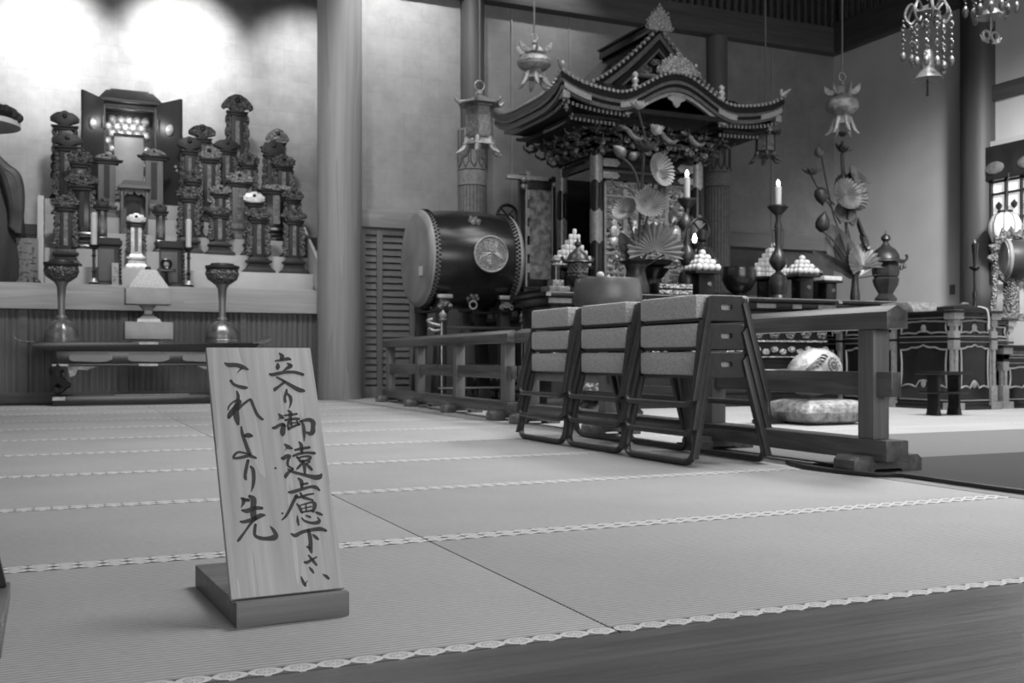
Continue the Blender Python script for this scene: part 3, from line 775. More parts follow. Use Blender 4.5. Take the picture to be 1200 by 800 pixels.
cv.prism([(-hw2 + .03, ztop - .046)] + [(-hw2 + .03 + (cw - .06) * i / 12, ztop - .055 - .015 * abs(math.cos(PI * i / 6))) for i in range(13)] + [(hw2 - .03, ztop - .046)], -.16, -.13)
cv.build('valance', mat('cabinet_valance', .05), cab)
for sg, px0, px1, yt0, yt1 in ((-1, 97, 121, 108, 118), (1, 184, 207, 121, 118)):
    dw_ = .42; ang = math.radians(58)
    m = mat('cabinet_door', .055, rough=.4)
    d = MB().bx(0, sg * dw_, -.015, .015, 0, ztop + .02).build('door', m, cab, bevel=.004, loc=(sg * (hw2 + .002), -.17, 0))
    d.rotation_euler = (0, 0, -sg * ang)
    MB().lathe([(.062, -.006), (.062, .006)], 24, M=tr(sg * dw_ * .58, -.019, ztop * .74) @ rx(PI / 2)).build('disc', GOLDB, d, bevel=.002)
    MB().box(sg * .04, -.02, ztop * .80, .03, .012, .14).build('hinge_plate', GOLDD, d, bevel=.003)
    MB().ball((sg * dw_ * .82, -.02, ztop * .38), .018).ball((sg * dw_ * .86, -.02, ztop * .34), .018).build('knob', GOLDB, d)
# gilded disc lining and the little image inside
ds = MB(); rr = .052
nx = int((cw - .06) / (rr * 1.75)); inw = P(172, 200, YC).x - P(137, 200, YC).x
zlo, zhi = ztop * .10, ztop - .06
j = 0; z = zlo
while z < zhi:
    for i in range(nx + 1):
        x = -hw2 + .06 + i * rr * 1.75 + (rr * .85 if j % 2 else 0)
        if x > hw2 - .05: continue
        if abs(x) < inw / 2 + .02 and z < ztop * .74: continue
        MB().lathe([(rr * .95, -.008), (rr * .95, .008), (rr * .5, .03), (.004, .034)], 14, M=tr(x, .112, z) @ rx(PI / 2)).build('gold_disc', GOLDB, cab)
    z += rr * 1.6; j += 1
MB().box(0, .07, ztop * .45, inw, .03, ztop * .56).build('inner_tablet', mat('inner_gold', .30, rough=.5, metal=.3, var=.1), cab, bevel=.004)
MB().box(0, .06, ztop * .735, inw * 1.05, .05, .02).build('inner_lintel', LACQ, cab)
fg = MB().ball((-.09, -.02, ztop * .17), .085, 1, .7, .8).ball((.09, -.02, ztop * .17), .09, 1, .7, .8).lathe([(.012, 0), (.022, .07), (.012, .13), (.002, .15)], 10, c=(-.02, -.06, ztop * .13))
fg.box(0, -.06, ztop * .10, .44, .12, .03).box(0, -.07, ztop * .05, .38, .12, .05)
fg.build('inner_figure', CARVE, cab)
# small open shrine in front of it
YS = STEP_Y[4] - .02 + .14
a = P(157, 212, YS); z0 = STEP_Z[4] if False else STEP_Z[3]; YS = STEP_Y[3] + .12
a = P(157, 212, YS); h = a.z - z0
s = thing('small_shrine', 'small open dark wood shrine with a low roof behind the bright gilded tablet', 'shrine', (a.x, YS, z0))
w = 30 * mpp(157, YS)
b = MB().bx(-w / 2, w / 2, .07, .09, 0, h * .84).bx(-w / 2, -w / 2 + .025, -.08, .07, 0, h * .84).bx(w / 2 - .025, w / 2, -.08, .07, 0, h * .84).bx(-w / 2 + .025, w / 2 - .025, -.08, .07, 0, .06)
b.build('body', WOODT, s, bevel=.003)
MB().box(0, 0, h * .86, w * 1.18, .24, .03).box(0, 0, h * .94, w * 1.1, .22, h * .12, top=.7, topy=.4).build('roof', mat('shrine_roof_wood', .14), s, bevel=.003)
MB().prism([(-w / 2 + .03, h * .84)] + [(-w / 2 + .03 + (w - .06) * i / 12, h * (.74 - .05 * abs(math.cos(PI * i / 4)) + .05 * (1 - abs(i - 6) / 6))) for i in range(13)] + [(w / 2 - .03, h * .84)], -.08, -.055).build('valance', mat('shrine_valance', .08), s)
MB().box(0, .03, h * .35, w * .5, .02, h * .6).build('inner_tablet', BROWN, s)

# ---------------------------------------------------------------- front of the shelf
def book_box(label, px, ytop, wpx):
    Y = YF + .23; p = P(px, ytop, Y); h = p.z - ZL; w = wpx * mpp(px, Y)
    t = thing('scripture_box', label, 'box', (p.x, Y, ZL), 0, 'dark boxes at the sides of the gilded tablet')
    MB().box(0, .03, h * .42, w * .86, .16, h * .84).box(0, .03, .02, w, .2, .04).build('body', LACQ2, t, bevel=.004)
    MB().box(0, .03, h * .90, w, .2, h * .10).box(0, .03, h * .975, w * .86, .16, h * .05).build('lid', BROWN, t, bevel=.004)
    MB().box(-.03, -.058, h * .43, w * .62, .012, h * .66).build('front_panel', mat('box_panel', .085, rough=.45), t, bevel=.003)
    sc_ = MB()
    for i in range(9): sc_.ball((w * .42, -.05, h * (.12 + .08 * i)), .016, 1, .6, 1.3)
    sc_.build('scalloped_edge', LACQ, t)
book_box('dark lidded scripture box between the left candle and the gilded tablet', 128, 279, 28)
book_box('dark lidded scripture box behind the little hanging bell', 201, 283, 30)

def candlestick(name, label, px, ytop, ycup, ybase, Y, z0, wcup, cand_w, m, flame=False, group=None, white_base=False, vase=False):
    pt, pc = P(px, ytop, Y), P(px, ycup, Y); h = pc.z - z0; r = wcup / 2 * mpp(px, Y)
    t = thing(name, label, 'candlestick', (pt.x, Y, z0), 0, group)
    if vase:
        prof = [(r * q_, z_ * h) for q_, z_ in ((.75, 0), (.82, .02), (.70, .05), (.86, .13), (.90, .19), (.74, .255), (.28, .295), (.26, .31), (.56, .34), (.82, .39), (.85, .425), (.62, .485), (.34, .535), (.30, .62), (.34, .72), (.42, .755), (.36, .79), (.22, .85), (.30, .90), (.62, .935), (1, .985), (1, 1), (.85, 1), (.5, .97), (.05, .965))]
    else:
        prof = [(r * 1.0, 0), (r * 1.1, .02 * h), (r * .8, .06 * h), (r * .35, .14 * h), (r * .28, .3 * h), (r * .5, .33 * h), (r * .28, .36 * h), (r * .26, .7 * h), (r * .5, .73 * h), (r * .28, .76 * h), (r * .3, .88 * h), (r * .9, .95 * h), (r * 1.0, h), (r * .6, h), (.01, .98 * h)]
    so = MB().lathe(prof, 24).build('stick', m, t)
    if vase:
        hd = MB()
        for sg in (-1, 1):
            hd.tube(catmull([(sg * r * .34, 0, .74 * h), (sg * r * .56, 0, .755 * h), (sg * r * .62, 0, .70 * h), (sg * r * .60, 0, .60 * h), (sg * r * .5, 0, .56 * h), (sg * r * .42, 0, .57 * h)], 5), r * .06, 6)
        hd.build('handle', m, so)
    if white_base:
        MB().lathe([(r * .82, .062 * h), (r * .37, .142 * h), (r * .30, .2 * h)], 20).build('base_flare', GOLDB, so)
    rc = cand_w / 2 * mpp(px, Y); hc = pt.z - z0
    MB().lathe([(rc, h * .985), (rc * 1.08, hc - .012), (rc * .7, hc), (.003, hc - .004)], 16).build('candle', CANDLE, t)
    if flame:
        MB().lathe([(.002, hc - .002), (.013, hc + .010), (.017, hc + .024), (.011, hc + .042), (.001, hc + .06)], 12).build('flame', FLAME, t)
    return t
candlestick('candlestick', 'black candlestick with a pale unlit candle, beside the left dark box', 110, 249, 287, 338, YF + .07, ZL, 12, 7, LACQ, group='pair of black candlesticks on the shelf', white_base=True)
candlestick('candlestick', 'black candlestick with a pale unlit candle, beside the right dark box', 221, 257, 290, 341, YF + .07, ZL, 12, 6.5, LACQ, group='pair of black candlesticks on the shelf', white_base=True)
# little bell in a stand
Y = YF + .07; p = P(195, 302, Y); h = p.z - ZL
t = thing('hanging_bell', 'tiny black ring bell on a crossbar stand, in front of the right dark box', 'bell', (p.x, Y, ZL))
MB().lathe([(.05, 0), (.055, .012), (.02, .03), (.014, h * .55)], 16).box(0, 0, h * .57, .17, .03, .025).build('stand', LACQ, t, bevel=.002)
MB().torus((0, 0, h * .79), .042, .014, 'y', 20, 8).box(0, 0, h * .98, .08, .02, .015).build('ring', LACQ, t)
MB().ball((0, .008, h * .79), .028, 1, .25, 1).build('plate', mat('bell_plate', .3, metal=.4), t)
def brush_marks(mb, x0, x1, z0, z1, cols, y, n=6, seed=1):
    rnd = random.Random(seed)
    for c in range(cols):
        xc = x0 + (x1 - x0) * (c + .5) / cols; w = (x1 - x0) / cols * .36
        for k in range(n):
            zc = z1 - (z1 - z0) * (k + .5) / n; hh = (z1 - z0) / n * .40
            for q in range(4):
                a = (xc + rnd.uniform(-w, w), zc + rnd.uniform(-hh, hh)); ver = rnd.random() < .5
                bpt = (a[0] + (rnd.uniform(-.3, .3) if ver else rnd.choice((-1, 1))) * w, a[1] + (-1 if ver else rnd.uniform(-.2, .2)) * hh)
                stroke(mb, [(a[0], a[1], w * .22), ((a[0] + bpt[0]) / 2, (a[1] + bpt[1]) / 2, w * .34), (bpt[0], bpt[1], w * .18)], lambda x, zz, h_: (x, y - h_, zz), n=3)
Y = YF + .04; p = P(135, 308, Y); h = p.z - ZL; w = 7.5 * mpp(135, Y)
t = thing('wooden_tag', 'small pale upright wooden tag with faint writing on the shelf edge', 'tag', (p.x, Y, ZL))
MB().box(0, 0, h / 2, w, .02, h).build('board', mat('tag_wood', .33, var=.1), t, bevel=.002)
mb = MB(); brush_marks(mb, -w * .4, w * .4, h * .1, h * .9, 1, -.0102, 4, 3); mb.build('lettering', mat('faded_ink', .1), t, smooth=0)
Y = YF + .14; p = P(29, 279, Y); h = p.z - ZL; w = 29 * mpp(29, Y)
t = thing('wooden_plaque', 'brown upright wooden plaque with two columns of writing beside the white end board', 'plaque', (p.x, Y, ZL))
MB().box(0, 0, h / 2, w, .03, h).build('board', wood('plaque_wood', .13, axis=2, scale=3), t, bevel=.003)
mb = MB(); brush_marks(mb, -w * .42, w * .42, h * .06, h * .9, 2, -.0152, 6, 5); mb.build('lettering', mat('plaque_ink', .05), t, smooth=0)
Y = YF + .06; p = P(43, 331, Y)
tag(MB().prism([(-.03, 0), (.04, 0), (.03, .02), (-.02, .055), (-.03, .05)], -.02, .02).build('wedge_block', LACQ, loc=(p.x, Y, ZL), bevel=.003), 'small black wedge on the shelf beside the brown plaque', 'block')

# ---------------------------------------------------------------- lacquer table and its vessels
YT0, YT1 = 9.75, 10.25
tl, tr_ = P(30, 400, YT0), P(306, 400, YT0)
ZT = P(170, 401, YT0).z
tx = (tl.x + tr_.x) / 2; tw = tr_.x - tl.x
tab = thing('altar_table', 'long black lacquer table with curled ends and curved legs under the tablet shelf', 'table', (tx, (YT0 + YT1) / 2, 0))
hd = (YT1 - YT0) / 2
cx0 = P(35, 400, YT0).x - tx; xe = -cx0
MB().prism([(-xe - .02, ZT - .012), (-xe - .02, ZT), (xe + .02, ZT), (xe + .02, ZT - .012), (xe - .06, ZT - .075), (-xe + .06, ZT - .075)], -hd, hd).build('top', LACQ, tab, bevel=.004)
for sg in (-1, 1):
    pth = catmull([(sg * (xe - .04), 0, ZT - .008), (sg * (xe + .05), 0, ZT - .004), (sg * (xe + .11), 0, ZT + .022), (sg * (xe + .135), 0, ZT + .055)], 6)
    m2 = MB()
    m2.grid(len(pth) - 1, 1, lambda u, v: (pth[int(round(u * (len(pth) - 1)))][0], -hd + v * 2 * hd, pth[int(round(u * (len(pth) - 1)))][2]), thick=.012, tdir=(0, 0, 1))
    m2.build('curled_end', GOLDD, tab)
ap0, ap1 = P(66, 400, YT0).x - tx, None; ap1 = -ap0
z_a0, z_a1 = P(170, 426, YT0).z, ZT - .075
apm = MB().bx(ap0, ap1, -hd + .03, -hd + .06, z_a0, z_a1).bx(ap0, ap1, hd - .06, hd - .03, z_a0, z_a1).bx(ap0, ap0 + .03, -hd + .06, hd - .06, z_a0, z_a1).bx(ap1 - .03, ap1, -hd + .06, hd - .06, z_a0, z_a1).bx(ap0 - .03, ap1 + .03, -hd + .02, hd - .02, z_a0 - .02, z_a0)
apm.build('apron', LACQ, tab, bevel=.003)
for i, (xa_, xb_) in enumerate(((81, 132), (150, 199), (214, 262))):
    x0, x1 = P(xa_, 417, YT0).x - tx, P(xb_, 417, YT0).x - tx; zc = (z_a0 + z_a1) / 2; hh = (z_a1 - z_a0) * .36
    o = []
    for k in range(48):
        a = 2 * PI * k / 48; f = .86 + .14 * abs(math.cos(2.5 * a))
        ca, sa = math.cos(a), math.sin(a)
        o.append(((x0 + x1) / 2 + (x1 - x0) / 2 * math.copysign(abs(ca) ** .6, ca) * (.95 + .05 * f), zc + hh * math.copysign(abs(sa) ** .55, sa) * f))
    MB().prism(o, -hd + .018, -hd + .0295).build('cusped_inlay', mat('inlay', .17, rough=.5), tab)
zb0 = P(75, 464, YT0).z
for sg in (-1, 1):
    for yy in (-hd + .05, hd - .05):
        x0 = sg * (-ap0 - .03)
        pth = catmull([(x0, yy, z_a0 - .02), (x0 + sg * .035, yy, z_a0 - .06), (x0 + sg * .02, yy, z_a0 - .13), (x0 - sg * .045, yy, (z_a0 + zb0) / 2 - .04), (x0 - sg * .05, yy, zb0 + .10), (x0 + sg * .01, yy, zb0 + .045), (x0 + sg * .05, yy, zb0 + .07)], 5)
        n = len(pth)
        lg = MB().tube(pth, [.062 - .03 * min(1, i / n * 1.5) for i in range(n)], 10).build('leg', LACQ, tab)
        MB().box(x0, yy, z_a0 - .012, .13, .10, .02).build('leg_fitting', GFIT, lg, bevel=.003)
        if yy < 0:
            MB().prism([(x0 - sg * .06, z_a0 - .02), (x0 - sg * .30, z_a0 - .02), (x0 - sg * .22, z_a0 - .055), (x0 - sg * .14, z_a0 - .05), (x0 - sg * .12, z_a0 - .10), (x0 - sg * .075, z_a0 - .12)], yy - .01, yy + .012).build('leg_bracket', GOLD, lg, bevel=.003)
MB().bx(ap0 - .03, ap1 + .03, -hd + .0, -hd + .10, 0.0, zb0).bx(ap0 - .03, ap1 + .03, hd - .1, hd, 0, zb0).bx(ap0 - .03, ap0 + .07, -hd + .1, hd - .1, 0, zb0).bx(ap1 - .07, ap1 + .03, -hd + .1, hd - .1, 0, zb0).build('base_frame', LACQ, tab, bevel=.005)
gf = MB()
gf.box(ap0 + .02, -hd - .002, zb0 * .75, .10, .01, .03).box(.04, -hd + .05, zb0 + .001, .62, .05, .006).box(.0, -hd + .015, z_a0 - .01, .16, .02, .02).box(.0, -hd - .002, ZT - .008, .16, .01, .02)
gf.build('gold_fitting', GFIT, tab)

def lotus_stand(label, px, ybase, ytop, Y):
    p = P(px, ytop, Y); h = p.z - ZT; k = mpp(px, Y)
    t = thing('lotus_stand', label, 'stand', (p.x, Y, ZT), 0, 'pair of metal lotus stands on the black table')
    r = 20 * k
    o = MB().lathe([(r, 0), (r, .02), (r * .95, .035), (r * .97, h * .08), (r * .90, h * .15), (r * .72, h * .22), (r * .45, h * .26), (r * .22, h * .285), (.02, h * .29)], 36, lobes=9, amp=.08).build('lotus_foot', mat('old_bronze', .17, rough=.35, metal=.6, var=.5, scale=10), t)
    MB().lathe([(r * .30, h * .27), (r * .32, h * .30), (r * .20, h * .33), (r * .20, h * .5), (r * .26, h * .68), (r * .42, h * .74), (.02, h * .745)], 20).build('stem', mat('stem_bronze', .2, rough=.4, metal=.5), t)
    MB().lathe([(r * .42, h * .735), (r * .85, h * .80), (r * .98, h * .87), (r * .92, h * .92), (.02, h * .92)], 32, lobes=8, amp=.08).build('cup', CARVED, t)
    MB().lathe([(r * .88, h * .92), (r * .98, h * .94), (r * .98, h * .97), (r * .7, h * .98), (r * .66, h), (.02, h)], 24).build('cup_rim', BROWN, t)
    return t
lotus_stand('metal lotus stand with a dark cup nearer the curled end of the black table', 72, 397, 305, 9.98)
lotus_stand('metal lotus stand with a dark cup, behind the top edge of the notice sign', 260.5, 398, 309, 9.98)
Yq = 9.98; p = P(173.5, 338, Yq); k = mpp(173.5, Yq)
t = thing('offering_stand', 'square silver offering stand heaped with white rice in the middle of the black table', 'stand', (p.x, Yq, ZT))
zz = lambda y: P(173.5, y, Yq).z - ZT
SIL = mat('stand_silver', .27, rough=.45, metal=.3, var=.15, bump=.1)
MB().box(0, 0, zz(387.5), 53 * k, 53 * k * .6, zz(377.5) - zz(397.5)).box(0, 0, .006, 36 * k, .18, .012).build('base_box', SIL, t, bevel=.005)
MB().lathe([(19 * k, zz(377.5)), (17 * k, zz(374)), (10 * k, zz(371)), (6 * k, zz(368)), (6 * k, zz(364)), (13 * k, zz(358)), (17 * k, zz(357))], 4, square=True).build('neck', SIL, t)
MB().box(0, 0, (zz(338) + zz(357)) / 2, 51 * k, 51 * k * .6, zz(338) - zz(357)).build('tray', SIL, t, bevel=.006)
MB().box(0, 0, (zz(338) + zz(316)) / 2, 46 * k, 46 * k * .6, zz(316) - zz(338), top=.38).build('rice', mat('rice_heap', .6, rough=.8, var=.25, scale=90, bump=1.0, bscale=120), t, bevel=.01)
MB().ball((0, 0, zz(314.5)), .028, 1, 1, .8).build('finial', BROWN, t)
for zq in (388, 348): MB().ball((0, -26 * k * .3, zz(zq)), .05, 1, .3, 1).build('boss', GOLDD, t)

# ---------------------------------------------------------------- seated robed figure cut by the picture edge
Yp = 10.78
p = P(-27, 180, Yp); hs = p.z - ZL
per = thing('robed_statue', 'dark seated statue in a layered robe and broad black hat, cut by the picture edge', 'statue', (p.x, Yp, ZL))
prof = [(.40, 0), (.42, .05), (.42, .22), (.41, .40), (.40, hs * .38), (.38, hs * .55), (.34, hs * .72), (.31, hs * .85), (.25, hs * .95), (.13, hs * 1.01), (.085, hs * 1.05)]
R_ = MB()
seg = 64; vs = []; fs = []
for r, z in prof:
    for i in range(seg):
        a = 2 * PI * i / seg; fold = 1 + .03 * math.sin(9 * a + z * 3) * (1 - z / (hs * 1.2)) + .018 * math.sin(17 * a - z * 5)
        vs.append((r * fold * math.cos(a), r * .62 * fold * math.sin(a), z))
for j in range(len(prof) - 1):
    for i in range(seg): fs.append((j * seg + i, j * seg + (i + 1) % seg, (j + 1) * seg + (i + 1) % seg, (j + 1) * seg + i))
fs.append(tuple(range(seg))); fs.append(tuple((len(prof) - 1) * seg + i for i in range(seg)))
R_.add(vs, fs); R_.build('body', mat('robe_lower', .02, rough=.6), per)
sv = MB()
for k in range(5):
    o_ = .03 * k
    pth = catmull([(.16 + o_ * .6, -.16 - .01 * k, hs * (.95 - .02 * k)), (.26 + o_ * .5, -.19, hs * .80), (.31 + o_ * .35, -.20, hs * .60), (.30 + o_ * .4, -.20, hs * (.42 - .01 * k))], 6)
    n_ = len(pth); sv.tube(pth, [.035 + .03 * math.sin(PI * min(1, .15 + i / n_)) for i in range(n_)], 10)
sv.build('sleeve', mat('robe_sleeve', .05, rough=.6, var=.4), per)
hz_ = hs * 1.05
hdm = MB().ball((0, -.02, hz_ + .09), .105, .86, .95, 1.2).ball((0, -.125, hz_ + .085), .018, .8, 1, 1.4)
for sg in (-1, 1): hdm.ball((sg * .092, -.01, hz_ + .09), .03, .35, .7, 1).ball((sg * .036, -.108, hz_ + .105), .012, 1.4, .5, .7, 8)
hdm.ball((0, -.115, hz_ + .045), .02, 1.3, .5, .5, 8)
hdm.build('head', mat('statue_face', .20, rough=.5), per)
MB().lathe([(.20, hz_ + .195), (.37, hz_ + .20), (.36, hz_ + .25), (.20, hz_ + .26), (.11, hz_ + .215)], 32).build('hat_lining', WHITE, per)
hm = MB().lathe([(.10, hz_ + .20), (.34, hz_ + .255), (.375, hz_ + .30), (.34, hz_ + .36), (.20, hz_ + .40), (.01, hz_ + .42)], 32)
for i in range(24):
    a = 2 * PI * i / 24; hm.ball((.35 * math.cos(a), .35 * math.sin(a), hz_ + .30 + .03 * math.sin(5 * a)), .04, 1, 1, 1.1, 8)
hm.build('hat', INK, per)
# ================================================================= the great shrine
SX, SY0 = 5.36, 8.20         # centre and front eave line
shr = thing('lacquered_shrine', 'large black and gold temple shrine with a curved gabled roof', 'shrine', (SX, SY0, 0))
A_ = 1.22; DY = 1.55; YG = .42
EZ = 2.80
ROOFM = mat('roof_lacquer', .012, spec=.4, rough=.2, var=.2)
def lift(x, y):
    return .15 * (abs(x) / A_) ** 5 * (abs(y - DY / 2) / (DY / 2)) ** 4
def pside(x):
    t = min(1, abs(x) / A_); return EZ + .80 * (1 - t) ** 1.6
def kara(x):
    t = min(1, abs(x) / .66); return .245 * (math.cos(PI * t) + 1) / 2
def hroof(x, y):
    z = min(pside(x), EZ + .25 * (max(0, min(y, DY - y)) / YG) ** 1.25)
    if abs(x) < .66 and y < .6: z = max(z, EZ + kara(x))
    return z + lift(x, y)
ys_ = [0, .03, .06, .1, .15, .2, .26, .32, .38, .44, .5, .56, .62, .7, .8, .9, 1.0, 1.1, 1.18, 1.26, 1.34, 1.42, 1.49, 1.55]
NX = 72
MB().grid(NX, len(ys_) - 1, lambda u, v: ((u * 2 - 1) * A_, ys_[int(round(v * (len(ys_) - 1)))], hroof((u * 2 - 1) * A_, ys_[int(round(v * (len(ys_) - 1)))])), thick=.055).build('eave_roof', ROOFM, shr, smooth=40)
# gable roof running back from the front gable
GH = .74
def pg(x): return 2.97 + .60 * max(0, 1 - abs(x) / GH) ** 1.28 + .0
gy0, gy1 = YG - .06, DY - .12
MB().grid(40, 1, lambda u, v: ((u * 2 - 1) * GH, gy0 + v * (gy1 - gy0), pg((u * 2 - 1) * GH)), thick=.05).build('gable_roof', ROOFM, shr, smooth=50)
def strip_x(fz, x0, x1, z0, z1, y0, y1, n=48):
    """a board following a curve z(x)"""
    m = MB()
    up = [(x0 + (x1 - x0) * i / n) for i in range(n + 1)]
    o = [(x, fz(x) + z1) for x in up] + [(x, fz(x) + z0) for x in reversed(up)]
    vs = [(a, y, b) for y in (y0, y1) for a, b in o]; N = len(o)
    fs = [(i, (i + 1) % N, N + (i + 1) % N, N + i) for i in range(N)]
    for i in range(n):
        j = N - 1 - i
        fs += [(i, i + 1, j - 1, j), (N + i, N + j, N + j - 1, N + i + 1)]
    return m.add(vs, fs)
FASC = mat('fascia_gilt', .10, rough=.4, metal=.4, var=.3, scale=30)
strip_x(pg, -GH, GH, -.10, -.045, gy0 - .03, gy0 + .02).build('bargeboard', FASC, shr)
strip_x(pg, -GH + .08, GH - .08, -.18, -.115, gy0 - .01, gy0 + .03).build('bargeboard', LACQ, shr)
strip_x(pg, -GH + .13, GH - .13, -.215, -.185, gy0 - .02, gy0 + .03).build('bargeboard', FASC, shr)
# gable face with carving
o = [(-GH + .1, 2.96)] + [(x, pg(x) - .19) for x in [-GH + .14 + (2 * GH - .28) * i / 20 for i in range(21)]] + [(GH - .1, 2.96)]
MB().prism(o, YG + .02, YG + .06).build('gable_panel', LACQ, shr)
gc = MB(); rnd = random.Random(3)
for i in range(26):
    x = rnd.uniform(-.24, .24); zmax = pg(x) - .24; z = rnd.uniform(3.15, max(3.17, zmax)); gc.ball((x, YG + .0, z), rnd.uniform(.018, .035), 1, .6, 1, 8)
gc.build('gable_carving', CARVE, shr)
MB().tube([(-.30, YG - .0, 3.13), (.30, YG, 3.13)], .026, 10).box(-.31, YG, 3.13, .05, .07, .07).box(.31, YG, 3.13, .05, .07, .07).build('gable_beam', GFIT, shr)
# ridge and its end ornament
MB().bx(-.055, .055, gy0 - .02, gy1, pg(0) - .02, pg(0) + .065).bx(-.075, .075, gy0 - .03, gy1 + .01, pg(0) + .065, pg(0) + .085).build('ridge', ROOFM, shr, bevel=.006)
def crest(cx, y, z, w, h, seed):
    m = MB(); r_ = random.Random(seed)
    m.ball((cx, y, z + h * .42), h * .16, .9, .5, 1.0, 10)
    for ring, (ra, rb, k, sz) in enumerate(((.24, .26, 9, .050), (.40, .48, 15, .045), (.56, .70, 19, .038))):
        for i in range(k):
            a = PI * (i + .0) / (k - 1) * 1.24 - PI * .12; j = r_.uniform(.92, 1.08)
            m.ball((cx + w * ra * j * math.cos(a), y + r_.uniform(-.012, .012), z + h * .22 + h * rb * j * math.sin(a) * (1 - .25 * abs(math.cos(a)))), w * sz * r_.uniform(.8, 1.3), 1, .7, 1.25, 8)
    m.lathe([(w * .05, 0), (w * .09, h * .12), (w * .04, h * .22), (.002, h * .30)], 8, c=(cx, y, z + h * .82))
    for sg in (-1, 1):
        m.tube([(cx + sg * w * .3, y, z + h * .16), (cx + sg * w * .5, y, z + h * .04), (cx + sg * w * .64, y, z + h * .08), (cx + sg * w * .62, y, z + h * .20)], w * .035, 6)
    m.prism([(cx - w * .5, z), (cx + w * .5, z), (cx + w * .55, z + h * .25), (cx + w * .40, z + h * .55), (cx + w * .2, z + h * .78), (cx, z + h * .85), (cx - w * .2, z + h * .78), (cx - w * .40, z + h * .55), (cx - w * .55, z + h * .25)], y - .012, y + .012)
    return m
CRESTM = mat('crest_gilding', .34, rough=.45, metal=.4, var=.5, scale=50, bump=1.0, bscale=70, voro=True)
crest(0, gy0 - .03, pg(0) - .02, .24, .24, 1).build('ridge_crest', CRESTM, shr)
crest(0, -.0, EZ + kara(0) + .01, .36, .19, 2).build('eave_crest', CRESTM, shr)
# beads of tile ends along the roof edges
def tiles(pts, r, dirv, ln=.05):
    m = MB()
    for p in pts:
        M = tr(*p) @ (rx(PI / 2) if dirv == 'y' else ry(PI / 2)); m.lathe([(r, -ln / 2), (r, ln / 2)], 8, M=M)
    return m
ft = [(-A_ + .02 + i * .0457, .015, hroof(-A_ + .02 + i * .0457, 0) + .018) for i in range(54)]
tiles(ft, .016, 'y').build('tile_ends', GFIT, shr)
for sg in (-1, 1):
    tiles([(sg * (A_ - .01), .03 + i * .0457, hroof(sg * A_, .03 + i * .0457) + .018) for i in range(33)], .016, 'x').build('tile_ends', GFIT, shr)
tg = [(-GH + .02 + i * .0457, gy0 - .01, pg(-GH + .02 + i * .0457) + .018) for i in range(33)]
tiles(tg, .017, 'y').build('tile_ends', GFIT, shr)
# eave fascia boards (gilt, black, gilt) front and sides
fz = lambda x: hroof(x, 0)
for z0, z1, y0, m in ((-.085, -.052, .0, FASC), (-.115, -.086, .018, LACQ), (-.150, -.116, .012, FASC)):
    strip_x(fz, -A_ + .01, A_ - .01, z0, z1, y0, y0 + .04, 64).build('eave_board', m, shr)
for sg in (-1, 1):
    for z0, z1, d, m in ((-.085, -.052, 0, FASC), (-.115, -.086, .018, LACQ), (-.150, -.116, .012, FASC)):
        n = 30; mm = MB(); vs = []
        for i in range(n + 1):
            y = .01 + (DY - .02) * i / n; z = hroof(sg * A_, y)
            for xx in (sg * (A_ - d), sg * (A_ - d - .04)):
                for zz in (z + z0, z + z1): vs.append((xx, y, zz))
        fs = []
        for i in range(n):
            a, b = 4 * i, 4 * i + 4
            fs += [(a, a + 1, b + 1, b), (a + 2, b + 2, b + 3, a + 3), (a, b, b + 2, a + 2), (a + 1, a + 3, b + 3, b + 1)]
        fs += [(0, 2, 3, 1), (4 * n, 4 * n + 1, 4 * n + 3, 4 * n + 2)]
        mm.add(vs, fs); mm.build('eave_board', m, shr)
# gold panels on the black eave band
for x0, x1 in ((-A_ + .03, -.92), (-.62, -.45), (.45, .66), (.94, A_ - .03)):
    n = 8; gp = MB()
    for i in range(n):
        a, b = x0 + (x1 - x0) * i / n, x0 + (x1 - x0) * (i + 1) / n
        za, zb_ = fz(a), fz(b)
        gp.add([(a, -.004, za - .125), (b, -.004, zb_ - .125), (b, -.004, zb_ - .075), (a, -.004, za - .075), (a, .012, za - .125), (b, .012, zb_ - .125), (b, .012, zb_ - .075), (a, .012, za - .075)],
               [(0, 1, 2, 3), (7, 6, 5, 4), (0, 4, 5, 1), (3, 2, 6, 7), (0, 3, 7, 4), (1, 5, 6, 2)])
    gp.build('eave_fitting', GFIT, shr)
# two rows of rafters with gilt tips under the eaves
raf, tip = MB(), MB(); n_raf = 0
RB = MB().box(0, .25, .02, .022, .5, .03); RT = MB().box(0, -.002, .02, .023, .012, .031)
rproto = None
for row, (yy, dz) in enumerate(((.07, -.185), (.20, -.245))):
    for i in range(54):
        x = -1.16 + i * .0438 + row * .01
        if abs(x) < (.50 if row == 0 else .56) or abs(x) > 1.17 - row * .12: continue
        z = EZ + lift(x, yy) + dz
        if rproto is None:
            rproto = RB.build('rafter', LACQ2, shr); rtip = RT.build('rafter_tip', GFIT, rproto); o_ = rproto
        else:
            o_ = rproto.copy(); COL.objects.link(o_); k_ = rtip.copy(); COL.objects.link(k_); k_.parent = o_
        o_.location = (x, yy, z); n_raf += 1
    for i in range(30):
        y = .12 + i * .0438 + row * .06
        if y > DY - .12: continue
        for sg in (-1, 1):
            z = EZ + lift(A_ - .06, y) + dz; xx = sg * (A_ - .07 - row * .13)
            if sg < 0 and n_raf < 98:
                o_ = rproto.copy(); COL.objects.link(o_); k_ = rtip.copy(); COL.objects.link(k_); k_.parent = o_
                o_.location = (xx, y, z); o_.rotation_euler = (0, 0, -PI / 2); n_raf += 1
            else:
                raf.box(xx - sg * .2, y, z + .02, .4, .022, .03)
rs = raf.build('rafters', LACQ2, shr); rs['kind'] = 'stuff'
